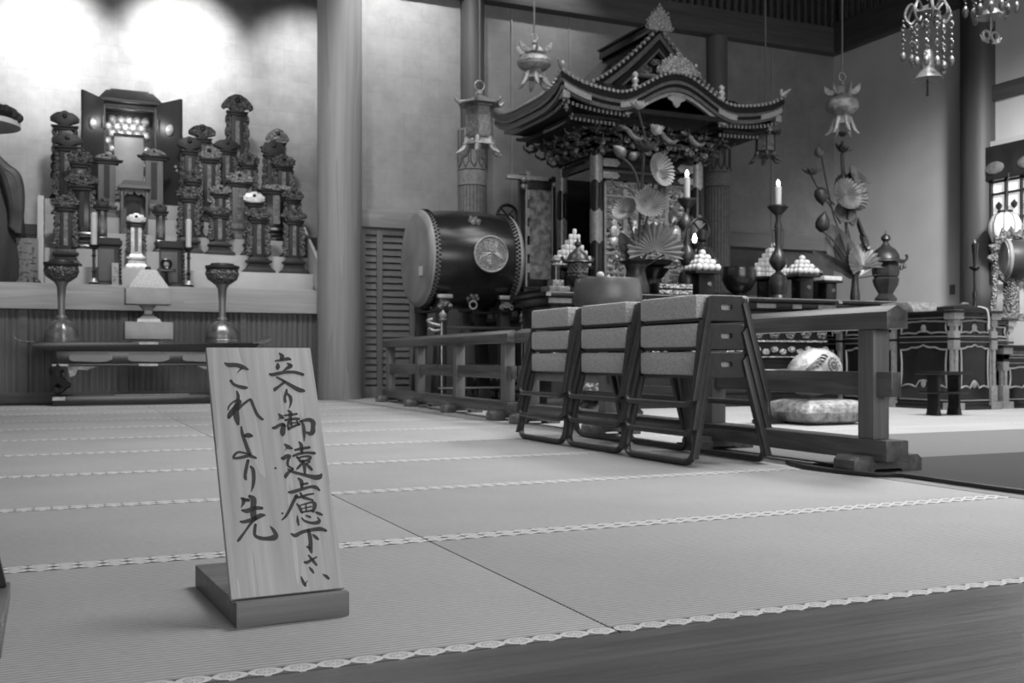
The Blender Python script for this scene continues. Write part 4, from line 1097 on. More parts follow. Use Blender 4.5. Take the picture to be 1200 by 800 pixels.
MB().bx(-.98, .98, .26, DY - .2, 2.60, 2.655).bx(-.62, .62, .02, .26, 2.655, 2.70).build('soffit', LACQ, shr)
# curved arch board inside the front swell, with a pendant
strip_x(lambda x: EZ + kara(x), -.55, .55, -.19, -.155, .03, .07, 40).build('arch_board', GFIT, shr)
pd = MB().prism([(-.11, 2.86), (.11, 2.86), (.09, 2.82), (.045, 2.80), (.03, 2.765), (0, 2.745), (-.03, 2.765), (-.045, 2.80), (-.09, 2.82)], .03, .05)
pd.build('arch_pendant', GFIT, shr, bevel=.004)
for x in (-.45, .5):
    MB().lathe([(.03, 0), (.034, .02), (.018, .035), (.03, .05), (.034, .07), (.02, .09), (.028, .105), (.03, .125), (.004, .15)], 10, c=(x, .03, EZ + kara(x) + .03)).build('finial', GOLDB, shr)
for sg in (-1, 1):
    MB().ball((sg * (A_ - .02), .02, hroof(A_, 0) + .05), .03, 1, 1, 1.6).tube([(sg * (A_ - .02), .02, hroof(A_, 0) + .03), (sg * (A_ + .05), -.03, hroof(A_, 0) + .09)], [.03, .008], 8).build('corner_finial', GFIT, shr)
    MB().box(sg * (A_ - .06), .06, 2.755, .07, .10, .07).build('corner_beam_tip', GFIT, shr, bevel=.006)
    MB().lathe([(.008, .0), (.018, -.008), (.02, -.04), (.028, -.055), (.006, -.055), (.004, -.08)], 10, c=(sg * (A_ - .10), .10, 2.70)).build('wind_bell', GOLD, shr)
# bracket clusters: three stepped tiers carrying the eaves
gold_b, dark_b = MB(), MB()
rnd = random.Random(11)
BYF, BYB, BXH = .55, 1.28, .57
def bracket_row(p0, p1, out, n, z, s):
    for i in range(n):
        f = (i + .5) / n; x = p0[0] + (p1[0] - p0[0]) * f; y = p0[1] + (p1[1] - p0[1]) * f
        gold_b.box(x, y, z, s * .9, s * .9, s * .35, top=1.4); dark_b.box(x - out[0] * .05, y - out[1] * .05, z + s * .4, s * (1.5 if out[0] == 0 else 1), s * (1.5 if out[1] == 0 else 1), s * .3)
        gold_b.box(x + out[0] * .05 + rnd.uniform(-.01, .01), y + out[1] * .05, z + s * .75, s * .55, s * .55, s * .3, top=1.3)
        if rnd.random() < .8: gold_b.ball((x + out[0] * .09 + rnd.uniform(-.02, .02), y + out[1] * .09, z + rnd.uniform(-.02, .04)), s * rnd.uniform(.2, .36), 1, 1, rnd.uniform(.6, 1.4), 7)
        if i % 2 == 0:
            a = rnd.uniform(.02, .05)
            gold_b.tube([(x, y, z - .02), (x + out[0] * .08, y + out[1] * .08, z - .05), (x + out[0] * .14, y + out[1] * .14, z - .02), (x + out[0] * .15, y + out[1] * .15, z + a)], [.018, .016, .012, .006], 6)
for k, (z, e) in enumerate(((2.40, .03), (2.48, .12), (2.56, .21))):
    n = 12 + 2 * k; s = .062
    x0 = BXH + e; yF = BYF - e; yB = BYB + e
    bracket_row((-x0, yF), (x0, yF), (0, -1), n, z, s)
    bracket_row((-x0, yB), (-x0, yF), (-1, 0), 8 + k, z, s)
    bracket_row((x0, yF), (x0, yB), (1, 0), 8 + k, z, s)
    dark_b.bx(-x0 + .05, x0 - .05, yF + .05, yB - .05, z - .03, z + .06)
gold_b.build('bracket_carving', CARVED, shr); dark_b.build('bracket_block', LACQ, shr)
lf = MB()
for i in range(60):
    x = -.62 + 1.24 * (i + .5) / 60; lf.ball((x, BYF - .10 - rnd.uniform(0, .16), 2.36 + rnd.uniform(.0, .28)), rnd.uniform(.018, .034), 1.2, .7, 1, 7)
for i in range(44):
    y = BYF + (BYB - BYF) * (i + .5) / 44; lf.ball((-BXH - .10 - rnd.uniform(0, .16), y, 2.36 + rnd.uniform(0, .26)), rnd.uniform(.018, .032), .7, 1.2, 1, 7)
lf.build('cloud_trim', CARVE, shr)
# dragon-like scrolls along the frieze
sc1 = MB()
for x0 in (-.35, .02, .33):
    pth = catmull([(x0 - .14, BYF - .30, 2.58), (x0 - .07, BYF - .32, 2.55), (x0, BYF - .30, 2.50), (x0 + .06, BYF - .31, 2.47), (x0 + .13, BYF - .30, 2.50)], 5)
    sc1.tube(pth, [.014 + .012 * math.sin(PI * i / (len(pth) - 1)) for i in range(len(pth))], 7)
sc1.build('scroll_carving', GOLD, shr)
# columns with gilt sleeves
TOPZ = 2.39; BOTZ = 1.08
for x, y, r in ((-BXH, BYF, .058), (BXH, BYF, .058), (-BXH, BYB, .05), (BXH, BYB, .05)):
    c = MB().lathe([(r, BOTZ), (r, TOPZ)], 20, c=(x, y, 0)).build('column', LACQ, shr)
    def sleeve(z0, z1):
        m = MB(); n = 24; vs = []; fs = []
        for i in range(n):
            a = 2 * PI * i / n; w = .035 * abs(math.sin(2 * a))
            for rr in (r + .004, r + .0):
                vs.append((x + rr * math.cos(a), y + rr * math.sin(a), z0 + w)); vs.append((x + rr * math.cos(a), y + rr * math.sin(a), z1 - w))
        for i in range(n):
            a, b = 4 * i, 4 * ((i + 1) % n)
            fs += [(a, b, b + 1, a + 1), (a + 2, a + 3, b + 3, b + 2), (a, a + 2, b + 2, b), (a + 1, b + 1, b + 3, a + 3)]
        m.add(vs, fs); m.build('column_sleeve', GFIT, c)
    sleeve(2.08, TOPZ - .02); sleeve(1.50, 1.84)
    MB().lathe([(r * 1.25, 0), (r * 1.5, .03), (r * 1.2, .05)], 20, c=(x, y, BOTZ)).build('column_foot', GFIT, c)
# tie beams with gilt caps
for z0, z1 in ((2.245, 2.33), (2.13, 2.20)):
    for (xa_, ya_, xb_, yb_) in ((-BXH, BYF, BXH, BYF), (-BXH, BYF, -BXH, BYB), (BXH, BYF, BXH, BYB)):
        if z0 < 2.2 and ya_ != yb_: continue
        b = MB().box((xa_ + xb_) / 2, (ya_ + yb_) / 2, (z0 + z1) / 2, max(.05, abs(xb_ - xa_) - .1), max(.05, abs(yb_ - ya_) - .1), z1 - z0).build('tie_beam', LACQ, shr, bevel=.003)
        if ya_ == yb_:
            for sg in (-1, 1):
                xx = sg * (BXH - .15)
                o = [(xx + sg * .09, z0 + .004), (xx + sg * .09, z1 - .004), (xx - sg * .06, z1 - .004), (xx - sg * .095, (z0 + z1) / 2), (xx - sg * .06, z0 + .004)]
                MB().prism(o, ya_ - .033, ya_ - .024).build('beam_cap', GFIT, b, bevel=.003)
# carved gilt door leaves: a relief standing out of black boards
DX0, DX1, DZ0, DZ1 = -.47, .47, 1.12, 2.115
MB().bx(DX0 - .07, DX1 + .07, BYF + .06, BYF + .08, DZ0 - .02, DZ1 + .02).build('door_backing', LACQ, shr)
def relief(x0, x1, z0, z1, y, seed, amp=.05):
    nx, nz = int((x1 - x0) / .006), int((z1 - z0) / .006)
    def f(u, v):
        x, z = x0 + u * (x1 - x0), z0 + v * (z1 - z0)
        q = Vector((x * 17 + seed * 7.1, z * 17, seed * 3.3))
        h = noise.noise(q) * .55 + .45 * noise.noise(q * 2.3) + .25 * noise.noise(q * 5.1)
        swirl = math.sin(14 * noise.noise(q * .8) + 3 * v)
        h = h * .75 + .42 * swirl + .24
        e = min(u, 1 - u) * (x1 - x0); e2 = min(v, 1 - v) * (z1 - z0)
        return (x, y - amp * max(-.6, min(.95, h)), z)
    return MB().grid(nx, nz, f)
lw = (DX1 - DX0) / 4
for i in range(4):
    x0 = DX0 + i * lw + .012; x1 = DX0 + (i + 1) * lw - .012
    dleaf = MB()
    for xx in (x0, x1): dleaf.bx(xx - .012, xx + .012, BYF + .02, BYF + .059, DZ0, DZ1)
    for zz in (DZ0, DZ0 + .12, DZ0 + .30, DZ0 + .72, DZ0 + .86, DZ1): dleaf.bx(x0 + .012, x1 - .012, BYF + .025, BYF + .059, zz - .010, zz + .010)
    lo_ = dleaf.build('door_leaf', GFIT, shr, bevel=.002)
    for zz0, zz1 in ((DZ0 + .012, DZ0 + .108), (DZ0 + .132, DZ0 + .288), (DZ0 + .312, DZ0 + .708), (DZ0 + .732, DZ0 + .848), (DZ0 + .872, DZ1 - .012)):
        relief(x0 + .012, x1 - .012, zz0, zz1, BYF + .052, i + zz0).build('door_carving', mat('door_gilt', .5, rough=.42, metal=.5, var=.35, scale=30), lo_, smooth=60)
        if zz1 - zz0 > .3:
            zz = (zz0 + zz1) / 2
            MB().ball(((x0 + x1) / 2, BYF + .035, zz + .09), .035, 1, .6, 1.1, 10).ball(((x0 + x1) / 2, BYF + .03, zz + .01), .055, 1, .5, 1.2, 10).ball(((x0 + x1) / 2, BYF + .03, zz - .09), .06, 1, .45, .8, 10).build('door_figure', GOLDB, lo_)
MB().bx(-BXH + .03, BXH - .03, BYB + .02, BYB + .05, BOTZ, 2.24).build('back_board', LACQ, shr)
MB().bx(-BXH - .10, BXH + .10, BYF - .10, BYB + .1, BOTZ - .05, BOTZ).build('plinth', LACQ, shr, bevel=.005)

# stepped black platform under the shrine
plat = thing('altar_platform', 'broad black lacquer platform carrying the shrine', 'platform', (SX, 8.95, 0))
pb = MB().bx(-1.35, 1.05, -.62, 1.45, 0, .12).bx(-1.25, .95, -.54, 1.45, .12, .30).bx(-1.15, .85, -.46, 1.45, .30, .78).bx(-1.25, .95, -.54, 1.45, .78, .90).bx(-1.35, 1.05, -.62, 1.45, .90, 1.028)
pb.build('body', LACQ, plat, bevel=.008)
gm = MB()
for z, xx0, xx1, yy in ((.965, -1.35, 1.05, -.625), (.84, -1.25, .95, -.545), (.21, -1.25, .95, -.545), (.06, -1.35, 1.05, -.625)):
    n = int((xx1 - xx0) / .2)
    for i in range(n):
        x = xx0 + .1 + i * .2; gm.box(x, yy, z, .12, .008, .05)
    for i in range(9):
        y = yy + .12 + i * .2; gm.box(xx0 - .004, y, z, .008, .12, .05)
gm.build('gold_trim', GFIT, plat)
cvp = MB()
for i in range(9):
    x = -1.02 + i * .22; cvp.box(x, -.463, .54, .16, .012, .34)
cvp.build('carved_panel', CARVED, plat, bevel=.004)

# pillar wraps of striped brocade
def stripes(name, n, a, b):
    m = bpy.data.materials.new(name); m.use_nodes = True; nt = m.node_tree; bs_ = nt.nodes['Principled BSDF']; bs_.inputs['Roughness'].default_value = .8
    tc = nt.nodes.new('ShaderNodeTexCoord'); sx = nt.nodes.new('ShaderNodeSeparateXYZ'); nt.links.new(tc.outputs['Object'], sx.inputs[0])
    an = math_node(nt, 'ARCTAN2', sx.outputs['Y'], sx.outputs['X'])
    s_ = math_node(nt, 'GREATER_THAN', math_node(nt, 'SINE', math_node(nt, 'MULTIPLY', an, n)), 0.55)
    t = nt.nodes.new('ShaderNodeTexNoise'); t.inputs['Scale'].default_value = 22; nt.links.new(tc.outputs['Object'], t.inputs[0])
    v = math_node(nt, 'ADD', math_node(nt, 'MULTIPLY_ADD', s_, b - a, a), math_node(nt, 'MULTIPLY_ADD', t.outputs['Fac'], .14, -.07))
    cb = nt.nodes.new('ShaderNodeCombineXYZ')
    for i in range(3): nt.links.new(v, cb.inputs[i])
    nt.links.new(cb.outputs[0], bs_.inputs['Base Color']); return m
STR = stripes('striped_brocade', 26, .20, .10)
BRO = mat('plain_brocade', .23, rough=.8, var=.25, scale=30)
for (xc, rc, px, yt, label) in ((XB1, RB1, 553.5, 150, 'striped brocade wrap around the pillar behind the hexagonal lantern'), (XB2, RB2, 840, 158, 'striped brocade wrap around the pillar right of the shrine')):
    zt = P(px, yt, 10.4).z; R = rc + .028
    t = thing('pillar_wrap', label, 'brocade', (xc, 10.5, 0), 0, 'brocade wraps on the pillars')
    ring = lambda z0, z1, ro, ri, nm, m: MB().lathe([(ri, z0), (ro, z0), (ro, z1), (ri, z1)], 40).build(nm, m, t)
    # open tubes round the pillar (two walls)
    for z0, z1, nm, m in ((1.2, zt - .62, 'striped_cloth', STR), (zt - .61, zt - .45, 'band', BRO), (zt - .44, zt, 'head_cloth', BRO)):
        n = 40; vs = []; fs = []
        for ro in (R, rc + .002):
            for z in (z0, z1):
                for i in range(n): vs.append((ro * math.cos(2 * PI * i / n), ro * math.sin(2 * PI * i / n), z))
        for i in range(n):
            j = (i + 1) % n
            fs += [(i, j, n + j, n + i), (2 * n + i, 3 * n + i, 3 * n + j, 2 * n + j), (i, 2 * n + i, 2 * n + j, j), (n + i, n + j, 3 * n + j, 3 * n + i)]
        MB().add(vs, fs).build(nm, m, t)
    ch = MB()
    for k in range(6):
        a0 = -PI / 2 + (k - 2.5) * .55
        pts = [((R + .006) * math.cos(a0 + d), (R + .006) * math.sin(a0 + d), z) for d, z in ((-.2, zt - .02), (-.2, zt - .36), (0, zt - .42), (.2, zt - .36), (.2, zt - .02))]
        ch.tube(pts, .006, 6)
    ch.build('outline_cord', mat('cord_dark', .06), t)

# screen panel standing left of the shrine
YSn = 9.25
a, b = P(611, 200, YSn), P(651, 200, YSn); zt = P(630, 206, YSn).z; zb = 1.10
scn = thing('side_screen', 'narrow black framed screen with a gold brocade panel left of the shrine', 'screen', ((a.x + b.x) / 2, YSn, 0))
w = b.x - a.x
MB().bx(-w / 2 - .03, -w / 2 + .045, -.025, .025, zb, zt).bx(w / 2 - .05, w / 2 - .01, -.025, .025, zb, zt).bx(-w / 2 + .045, w / 2 - .05, -.02, .02, zt - .14, zt - .02).bx(-w / 2 + .045, w / 2 - .05, -.02, .02, zb, zb + .09).build('frame', LACQ, scn, bevel=.004)
MB().bx(-w / 2 - .06, w / 2 + .02, -.2, .2, 1.0285, zb - .001).build('base', LACQ, scn, bevel=.005)
MB().bx(-w / 2 + .085, w / 2 - .055, -.012, .0, zb + .09, zt - .14).build('brocade_panel', mat('brocade_gold', .16, rough=.6, metal=.2, var=.75, scale=14, bump=.4, bscale=40), scn)
MB().bx(-w / 2 - .16, w / 2 - .09, -.03, .03, P(630, 212, YSn).z, P(630, 207, YSn).z).build('rail_tip', GFIT, scn, bevel=.006)
gs = MB()
for i in range(6): gs.bx(-w / 2 + .046, -w / 2 + .08, -.024, -.012, zb + .15 + i * .18, zb + .24 + i * .18)
gs.bx(-w / 2 + .03, -w / 2 + .05, -.03, -.0251, zb, zt - .1).bx(w / 2 - .055, w / 2 - .045, -.03, -.0251, zb, zt - .1)
gs.ball((-w / 2 + .01, -.03, zt - .05), .03).ball((-w / 2 + .01, -.03, zt - .12), .03).ball((w / 2 - .03, -.03, zt - .08), .025)
gs.build('gold_fitting', GFIT, scn)
# small figures with ring haloes
def figurine(label, px, ytop, Y, z0):
    p = P(px, ytop, Y); h = p.z - z0
    t = thing('halo_statue', label, 'statue', (p.x, Y, z0), 0, None)
    # standing body: robe, shoulders, head as one turned surface, arms added to it
    m = MB().lathe([(.10, 0), (.12, .02), (.12, .04), (.07, .05), (.085, h * .12), (.075, h * .3), (.085, h * .42), (.10, h * .52), (.085, h * .60), (.035, h * .64), (.03, h * .67), (.05, h * .70), (.056, h * .76), (.045, h * .82), (.01, h * .86)], 20)
    for sg in (-1, 1):
        m.tube([(sg * .085, 0, h * .56), (sg * .13, -.02, h * .46), (sg * .12, -.07, h * .38), (sg * .04, -.10, h * .41)], [.035, .03, .025, .018], 8)
        m.ball((sg * .05, 0, h * .75), .014, .5, 1, 1.4, 8)
    m.build('body', LACQ2, t)
    hm = MB().torus((0, .05, h * .84), h * .145, h * .022, 'y', 28, 8)
    for i in range(4):
        a = PI / 4 + PI / 2 * i; hm.tube([(0, .05, h * .84), (h * .14 * math.cos(a), .05, h * .84 + h * .14 * math.sin(a))], h * .012, 6)
    hm.build('halo', LACQ2, t)
    return t
pedz = 1.08
def pedestal(label, x, y, z0, h, w):
    t = thing('statue_stand', label, 'stand', (x, y, z0)); h -= z0
    MB().box(0, 0, .02, w * 1.2, w * 1.2, .04).box(0, 0, h / 2, w * .8, w * .8, h - .08).box(0, 0, h - .02, w * 1.15, w * 1.15, .04).build('body', LACQ, t, bevel=.004)
    MB().box(0, -w * .42, h / 2, w * .5, .01, h * .5).build('panel', CARVED, t)
q = P(597, 238, 9.95); pedestal('low black stand behind the big drum under the haloed figure', q.x, 9.95, 1.0285, 1.25, .34)
figurine('dark haloed figure standing just right of the big drum', 597, 238, 9.95, 1.2505)
q = P(823, 256, 8.16)
figurine('dark haloed figure between the tall candle and the striped pillar wrap', 823, 254, 8.42, 1.029)
# ================================================================= the big drum
DC = P(541, 305, 9.15); DR, DL = .425, .93
DZ = DC.z
drm = thing('big_drum', 'large barrel drum with studded skins and a round gold crest', 'drum', (DC.x, 9.15, 0))
MXR = tr(0, 0, DZ) @ ry(PI / 2)
BODYM = mat('drum_lacquer', .016, rough=.24, var=.3, scale=4)
prof = []
for i in range(25):
    f = i / 24 * 2 - 1; prof.append((DR * (1.0 + .085 * (1 - f * f)), f * DL / 2 * .94))
MB().lathe(prof, 64, M=MXR).build('barrel', BODYM, drm, smooth=50)
SKIN = mat('drum_skin', .20, rough=.55, var=.25, scale=4)
for sg in (-1, 1):
    hd = MB().lathe([(DR * 1.046, sg * DL * .395), (DR * 1.048, sg * DL * .41), (DR * 1.030, sg * DL * .475), (DR * .985, sg * DL * .497), (DR * .93, sg * DL * .503), (.01, sg * DL * .505)] if sg > 0 else [(.01, -DL * .505), (DR * .93, -DL * .503), (DR * .985, -DL * .497), (DR * 1.030, -DL * .475), (DR * 1.048, -DL * .41), (DR * 1.046, -DL * .395)], 64, M=MXR).build('drum_skin', SKIN, drm, smooth=50)
    studs = MB()
    for row, dx in enumerate((.405, .432)):
        n = 72
        for i in range(n):
            a = 2 * PI * (i + row * .5) / n; rr = DR * (1.050 if row == 0 else 1.043)
            studs.ball((sg * DL * dx, rr * math.cos(a), DZ + rr * math.sin(a)), .0135, 1, 1, 1, 6)
    studs.build('studs', LACQ, hd)
    MB().torus((sg * DL * .458, 0, DZ), DR * 1.030, .010, 'x', 64, 6).build('pale_rim', mat('skin_rim', .32, rough=.6), hd)
MB().box(-DL * .506 - .002, -.19, DZ - .13, .003, .10, .085).build('paper_label', mat('label_paper', .5, var=.04), drm)
# crest on the belly, facing the front
cy = -DR * 1.085; CM = tr(.10, cy - .006, DZ + .02) @ rx(PI / 2)
crs = MB().lathe([(.170, 0), (.170, .010), (.155, .012), (.004, .012)], 48, M=CM).build('crest', mat('crest_ground', .17, rough=.5, metal=.2, var=.5, scale=40, bump=.7, bscale=70), drm)
ck = MB().torus((.10, cy - .016, DZ + .02), .160, .010, 'y', 48, 8).torus((.10, cy - .014, DZ + .02), .138, .005, 'y', 48, 6)
for ang, L, wd, bx_, bz_ in ((-PI / 2, .105, .042, .10, DZ + .035), (-PI / 2 - 1.05, .105, .036, .09, DZ + .03), (-PI / 2 + 1.05, .105, .036, .11, DZ + .03)):
    c0 = (bx_ + L * .5 * math.cos(ang), bz_ + L * .5 * math.sin(ang))
    for k in range(9):
        f = k / 8 - .5
        for sd in (-1, 1):
            l2 = wd * math.cos(PI * f * .85)
            e0 = (c0[0] + f * L * math.cos(ang), c0[1] + f * L * math.sin(ang))
            e1 = (e0[0] - sd * l2 * math.sin(ang) + .018 * math.cos(ang), e0[1] + sd * l2 * math.cos(ang) + .018 * math.sin(ang))
            ck.tube([(e0[0], cy - .020, e0[1]), (e1[0], cy - .016, e1[1])], [.0075, .006], 6)
    ck.tube([(bx_, cy - .024, bz_), (c0[0] + .5 * L * math.cos(ang), cy - .020, c0[1] + .5 * L * math.sin(ang))], [.008, .004], 6)
for x0 in (-.055, 0, .055):
    ck.tube([(.10 + x0 * .4, cy - .018, DZ + .04), (.10 + x0, cy - .018, DZ + .12 + (.015 if x0 == 0 else -.01))], .005, 6)
    for i in range(5):
        for sd in (-1, 1): ck.ball((.10 + x0 * (.5 + .12 * i) + sd * (.016 - .002 * i), cy - .018, DZ + .055 + i * .017 + (.012 if x0 == 0 else 0)), .0105, 1, .6, 1, 8)
ck.build('crest_relief', GOLD, crs)
def handle_plate(z, up):
    m = MB()
    rr = DR * 1.085; y = -math.sqrt(max(0, rr * rr - (z - DZ) ** 2))
    n = Vector((0, y, z - DZ)).normalized()
    c = Vector((0, y, z)) + n * .004
    for k in range(6):
        a = PI / 3 * k; t2 = Vector((1, 0, 0)); t3 = n.cross(t2)
        m.ball(c + (t2 * math.cos(a) + t3 * math.sin(a)) * .045, .022, 1, .6, 1, 8)
    m.ball(c, .032, 1, .8, 1, 10)
    o = m.build('ring_plate', GOLDD, drm)
    MB().torus(c + n * .02 + Vector((0, 0, -.045)), .036, .008, 'y', 20, 8).build('ring', GOLD, o)
handle_plate(DZ - .37, 0); handle_plate(DZ + .33, 1)
# its stand
ds = thing('drum_stand', 'black drum stand with gilt-capped cradle blocks under the big drum', 'stand', (DC.x, 9.15, 0))
zc = DZ - DR * 1.03
for sg in (-1, 1):
    x = sg * .30
    MB().prism([(-.36, zc - .06), (.36, zc - .06), (.36, zc + .07), (.32, zc + .095), (.24, zc + .03), (.12, zc - .035), (0, zc - .045), (-.12, zc - .035), (-.24, zc + .03), (-.32, zc + .095), (-.36, zc + .07)], x - .05, x + .05, plane='yz').build('cradle', LACQ2, ds, bevel=.006)
    MB().box(x, -.35, zc + .075, .14, .05, .035).box(x, .35, zc + .075, .14, .05, .035).build('cradle_cap', GFIT, ds, bevel=.005)
    for yy in (-.28, .28):
        MB().prism([(x - .045, zc - .061), (x + .045, zc - .061), (x + .06 + sg * .04, 0), (x - .06 + sg * .04, 0)], yy - .05, yy + .05).build('leg', BROWN, ds, bevel=.005)
    MB().ball((x, -.365, zc + .0), .04, 1.3, .5, .8, 10).ball((x - .045, -.365, zc - .015), .03, 1, .6, 1, 8).ball((x + .045, -.365, zc - .015), .03, 1, .6, 1, 8).build('cloud_carving', CARVED, ds)
MB().bx(-.32, .32, -.30, -.24, .28, .36).bx(-.32, .32, .24, .30, .28, .36).build('stretcher', BROWN, ds, bevel=.004)

# low lacquer balustrade in front of the drum
YBa = 8.55
a, b = P(519, 380, YBa), P(613, 380, YBa)
bal = thing('lacquer_balustrade', 'low black balustrade with two finial posts in front of the big drum', 'balustrade', ((a.x + b.x) / 2, YBa, 0))
w2 = (b.x - a.x) / 2
zt, zr, zb = P(519, 366, YBa).z, P(519, 378, YBa).z, P(519, 450, YBa).z
for sg in (-1, 1):
    po = MB().bx(sg * w2 - .025, sg * w2 + .025, -.025, .025, 0, zr + .02).build('post', LACQ, bal, bevel=.003)
    MB().lathe([(.03, 0), (.034, .012), (.02, .02), (.032, .035), (.034, .055), (.016, .075), (.004, .09)], 14, c=(sg * w2, 0, zr + .02)).build('finial', GOLD, po)
    MB().bx(sg * w2 - .026, sg * w2 - .018, -.029, -.0255, .1, zr).build('gold_line', GOLDB, po)
MB().bx(-w2, w2, -.02, .02, zr - .055, zr - .03).bx(-w2, w2, -.015, .015, zr - .16, zr - .10).build('rail', BROWN, bal, bevel=.004)
MB().tube(catmull([(-w2, 0, zr - .03), (-w2 - .10, 0, zr - .01), (-w2 - .14, 0, zr + .015), (-w2 - .10, 0, zr + .03)], 5), .014, 8).tube(catmull([(-w2, 0, zr - .06), (-w2 - .08, 0, zr - .07), (-w2 - .13, 0, zr - .05)], 5), .012, 8).tube(catmull([(w2, 0, zr - .04), (w2 + .08, 0, zr - .03), (w2 + .11, 0, zr - .015)], 5), .012, 8).build('rail_end', GOLD, bal)
MB().bx(-w2 - .08, w2 + .08, -.05, .05, .0, .05).bx(-w2 - .06, w2 + .06, -.03, .03, .14, .165).box(0, 0, .095, .12, .06, .09).build('base_beam', LACQ2, bal, bevel=.004)
gb = MB().bx(-w2 - .05, w2 + .05, -.033, -.031, .148, .158)
gb.build('gold_line', GFIT, bal)

# ================================================================= front offering table
YT = 7.30
aR, aL = P(987, 352, YT), P(640, 352, YT)
TZ = .935
tab2 = thing('offering_table', 'long black and gold table of altar vessels in front of the shrine', 'table', ((aL.x + aR.x) / 2, YT + .35, 0))
tw2 = (aR.x - aL.x) / 2
b = MB().bx(-tw2, tw2, -.35, .35, TZ - .035, TZ).bx(-tw2 + .04, tw2 - .04, -.31, .33, TZ - .10, TZ - .035).bx(-tw2 + .09, tw2 - .09, -.26, .3, .10, TZ - .10).bx(-tw2 + .02, tw2 - .02, -.32, .33, 0, .10).bx(-tw2 + .05, tw2 - .05, -.29, .3, .30, .36)
b.build('body', LACQ, tab2, bevel=.005)
g = MB().bx(-tw2 + .01, tw2 - .01, -.353, -.3505, TZ - .008, TZ - .001)
n = 9
for i in range(n):
    x = -tw2 + .14 + (2 * tw2 - .28) * i / (n - 1); g.box(x, -.313, TZ - .068, .10 if i % 2 else .20, .006, .035)
g.bx(-tw2 + .05, tw2 - .05, -.293, -.2905, .31, .318)
for sg in (-1, 1): g.bx(sg * tw2 - .04 * (sg > 0) - .0, sg * tw2 + .04 * (sg < 0), -.354, -.35, TZ - .035, TZ - .01).ball((sg * (tw2 - .05), -.33, .66), .03)
g.build('gold_trim', GFIT, tab2)
pn_ = MB(); n = 16
for i in range(n):
    x = -tw2 + .16 + (2 * tw2 - .32) * i / (n - 1); w = .062
    pn_.prism([(x - w, .70), (x + w, .70), (x + w * .95, .64), (x + w * .6, .585), (x - w * .6, .585), (x - w * .95, .64)], -.272, -.258)
pn_.build('fan_panel', CARVED, tab2, bevel=.004)
rl = MB(); n = 30
for i in range(n):
    x = -tw2 + .12 + (2 * tw2 - .24) * i / (n - 1); rl.ball((x, -.265, .47 + .02 * (i % 2)), .035, 1.2, .5, .8, 8)
rl.bx(-tw2 + .1, tw2 - .1, -.272, -.258, .555, .57).bx(-tw2 + .1, tw2 - .1, -.272, -.258, .42, .43)
rl.build('carved_frieze', CARVE, tab2)
OT = TZ + .0005
def otx(px, Y): return P(px, 350, Y).x

# taller side table against the bare wall
ST = 1.0; YSd = 8.2
sd = thing('side_table', 'plain black side table with the wall-side lotus vase, behind the gold outlined desk', 'table', (7.36, YSd + .3, 0))
MB().bx(-.76, .74, -.3, .3, ST - .035, ST).bx(-.72, .70, -.26, .26, ST - .11, ST - .036).build('top', LACQ, sd, bevel=.004)
for sx_ in (-.70, .68):
    for sy_ in (-.24, .24): MB().box(sx_, sy_, (ST - .111) / 2, .06, .06, ST - .111, top=1.0).build('leg', LACQ, sd, bevel=.004)
MB().bx(-.75, .73, -.304, -.3005, ST - .008, ST - .002).build('gold_edge', GFIT, sd)
MAIN = OT; SIDE = ST + .0005
# candlesticks with burning candles
candlestick('tall_candlestick', 'tall dark bronze candlestick with a lit candle, before the shrine doors', 805, 207, 233, 346, 7.62, OT, 23, 7, BRONZE, True, 'tall candlesticks with lit candles', vase=True)
candlestick('tall_candlestick', 'tall dark bronze candlestick with a lit candle, against the bare wall', 912, 218, 241, 348, 7.55, OT, 25, 7, BRONZE, True, 'tall candlesticks with lit candles', vase=True)
# a small flame lamp behind the left candlestick
p = P(814, 300, 7.85); t = thing('oil_lamp', 'small lit lamp glowing behind the tall candlestick at the shrine', 'lamp', (p.x, 7.85, OT))
zf = P(814, 285, 7.85).z - OT
MB().lathe([(.06, 0), (.065, .015), (.02, .03), (.014, zf * .5), (.022, zf * .55), (.014, zf * .6), (.014, zf - .05), (.045, zf - .02), (.05, zf), (.01, zf - .01)], 16).build('stand', LACQ2, t)
MB().lathe([(.004, zf - .005), (.018, zf + .02), (.020, zf + .045), (.010, zf + .075), (.001, zf + .09)], 12).build('flame', FLAME, t)

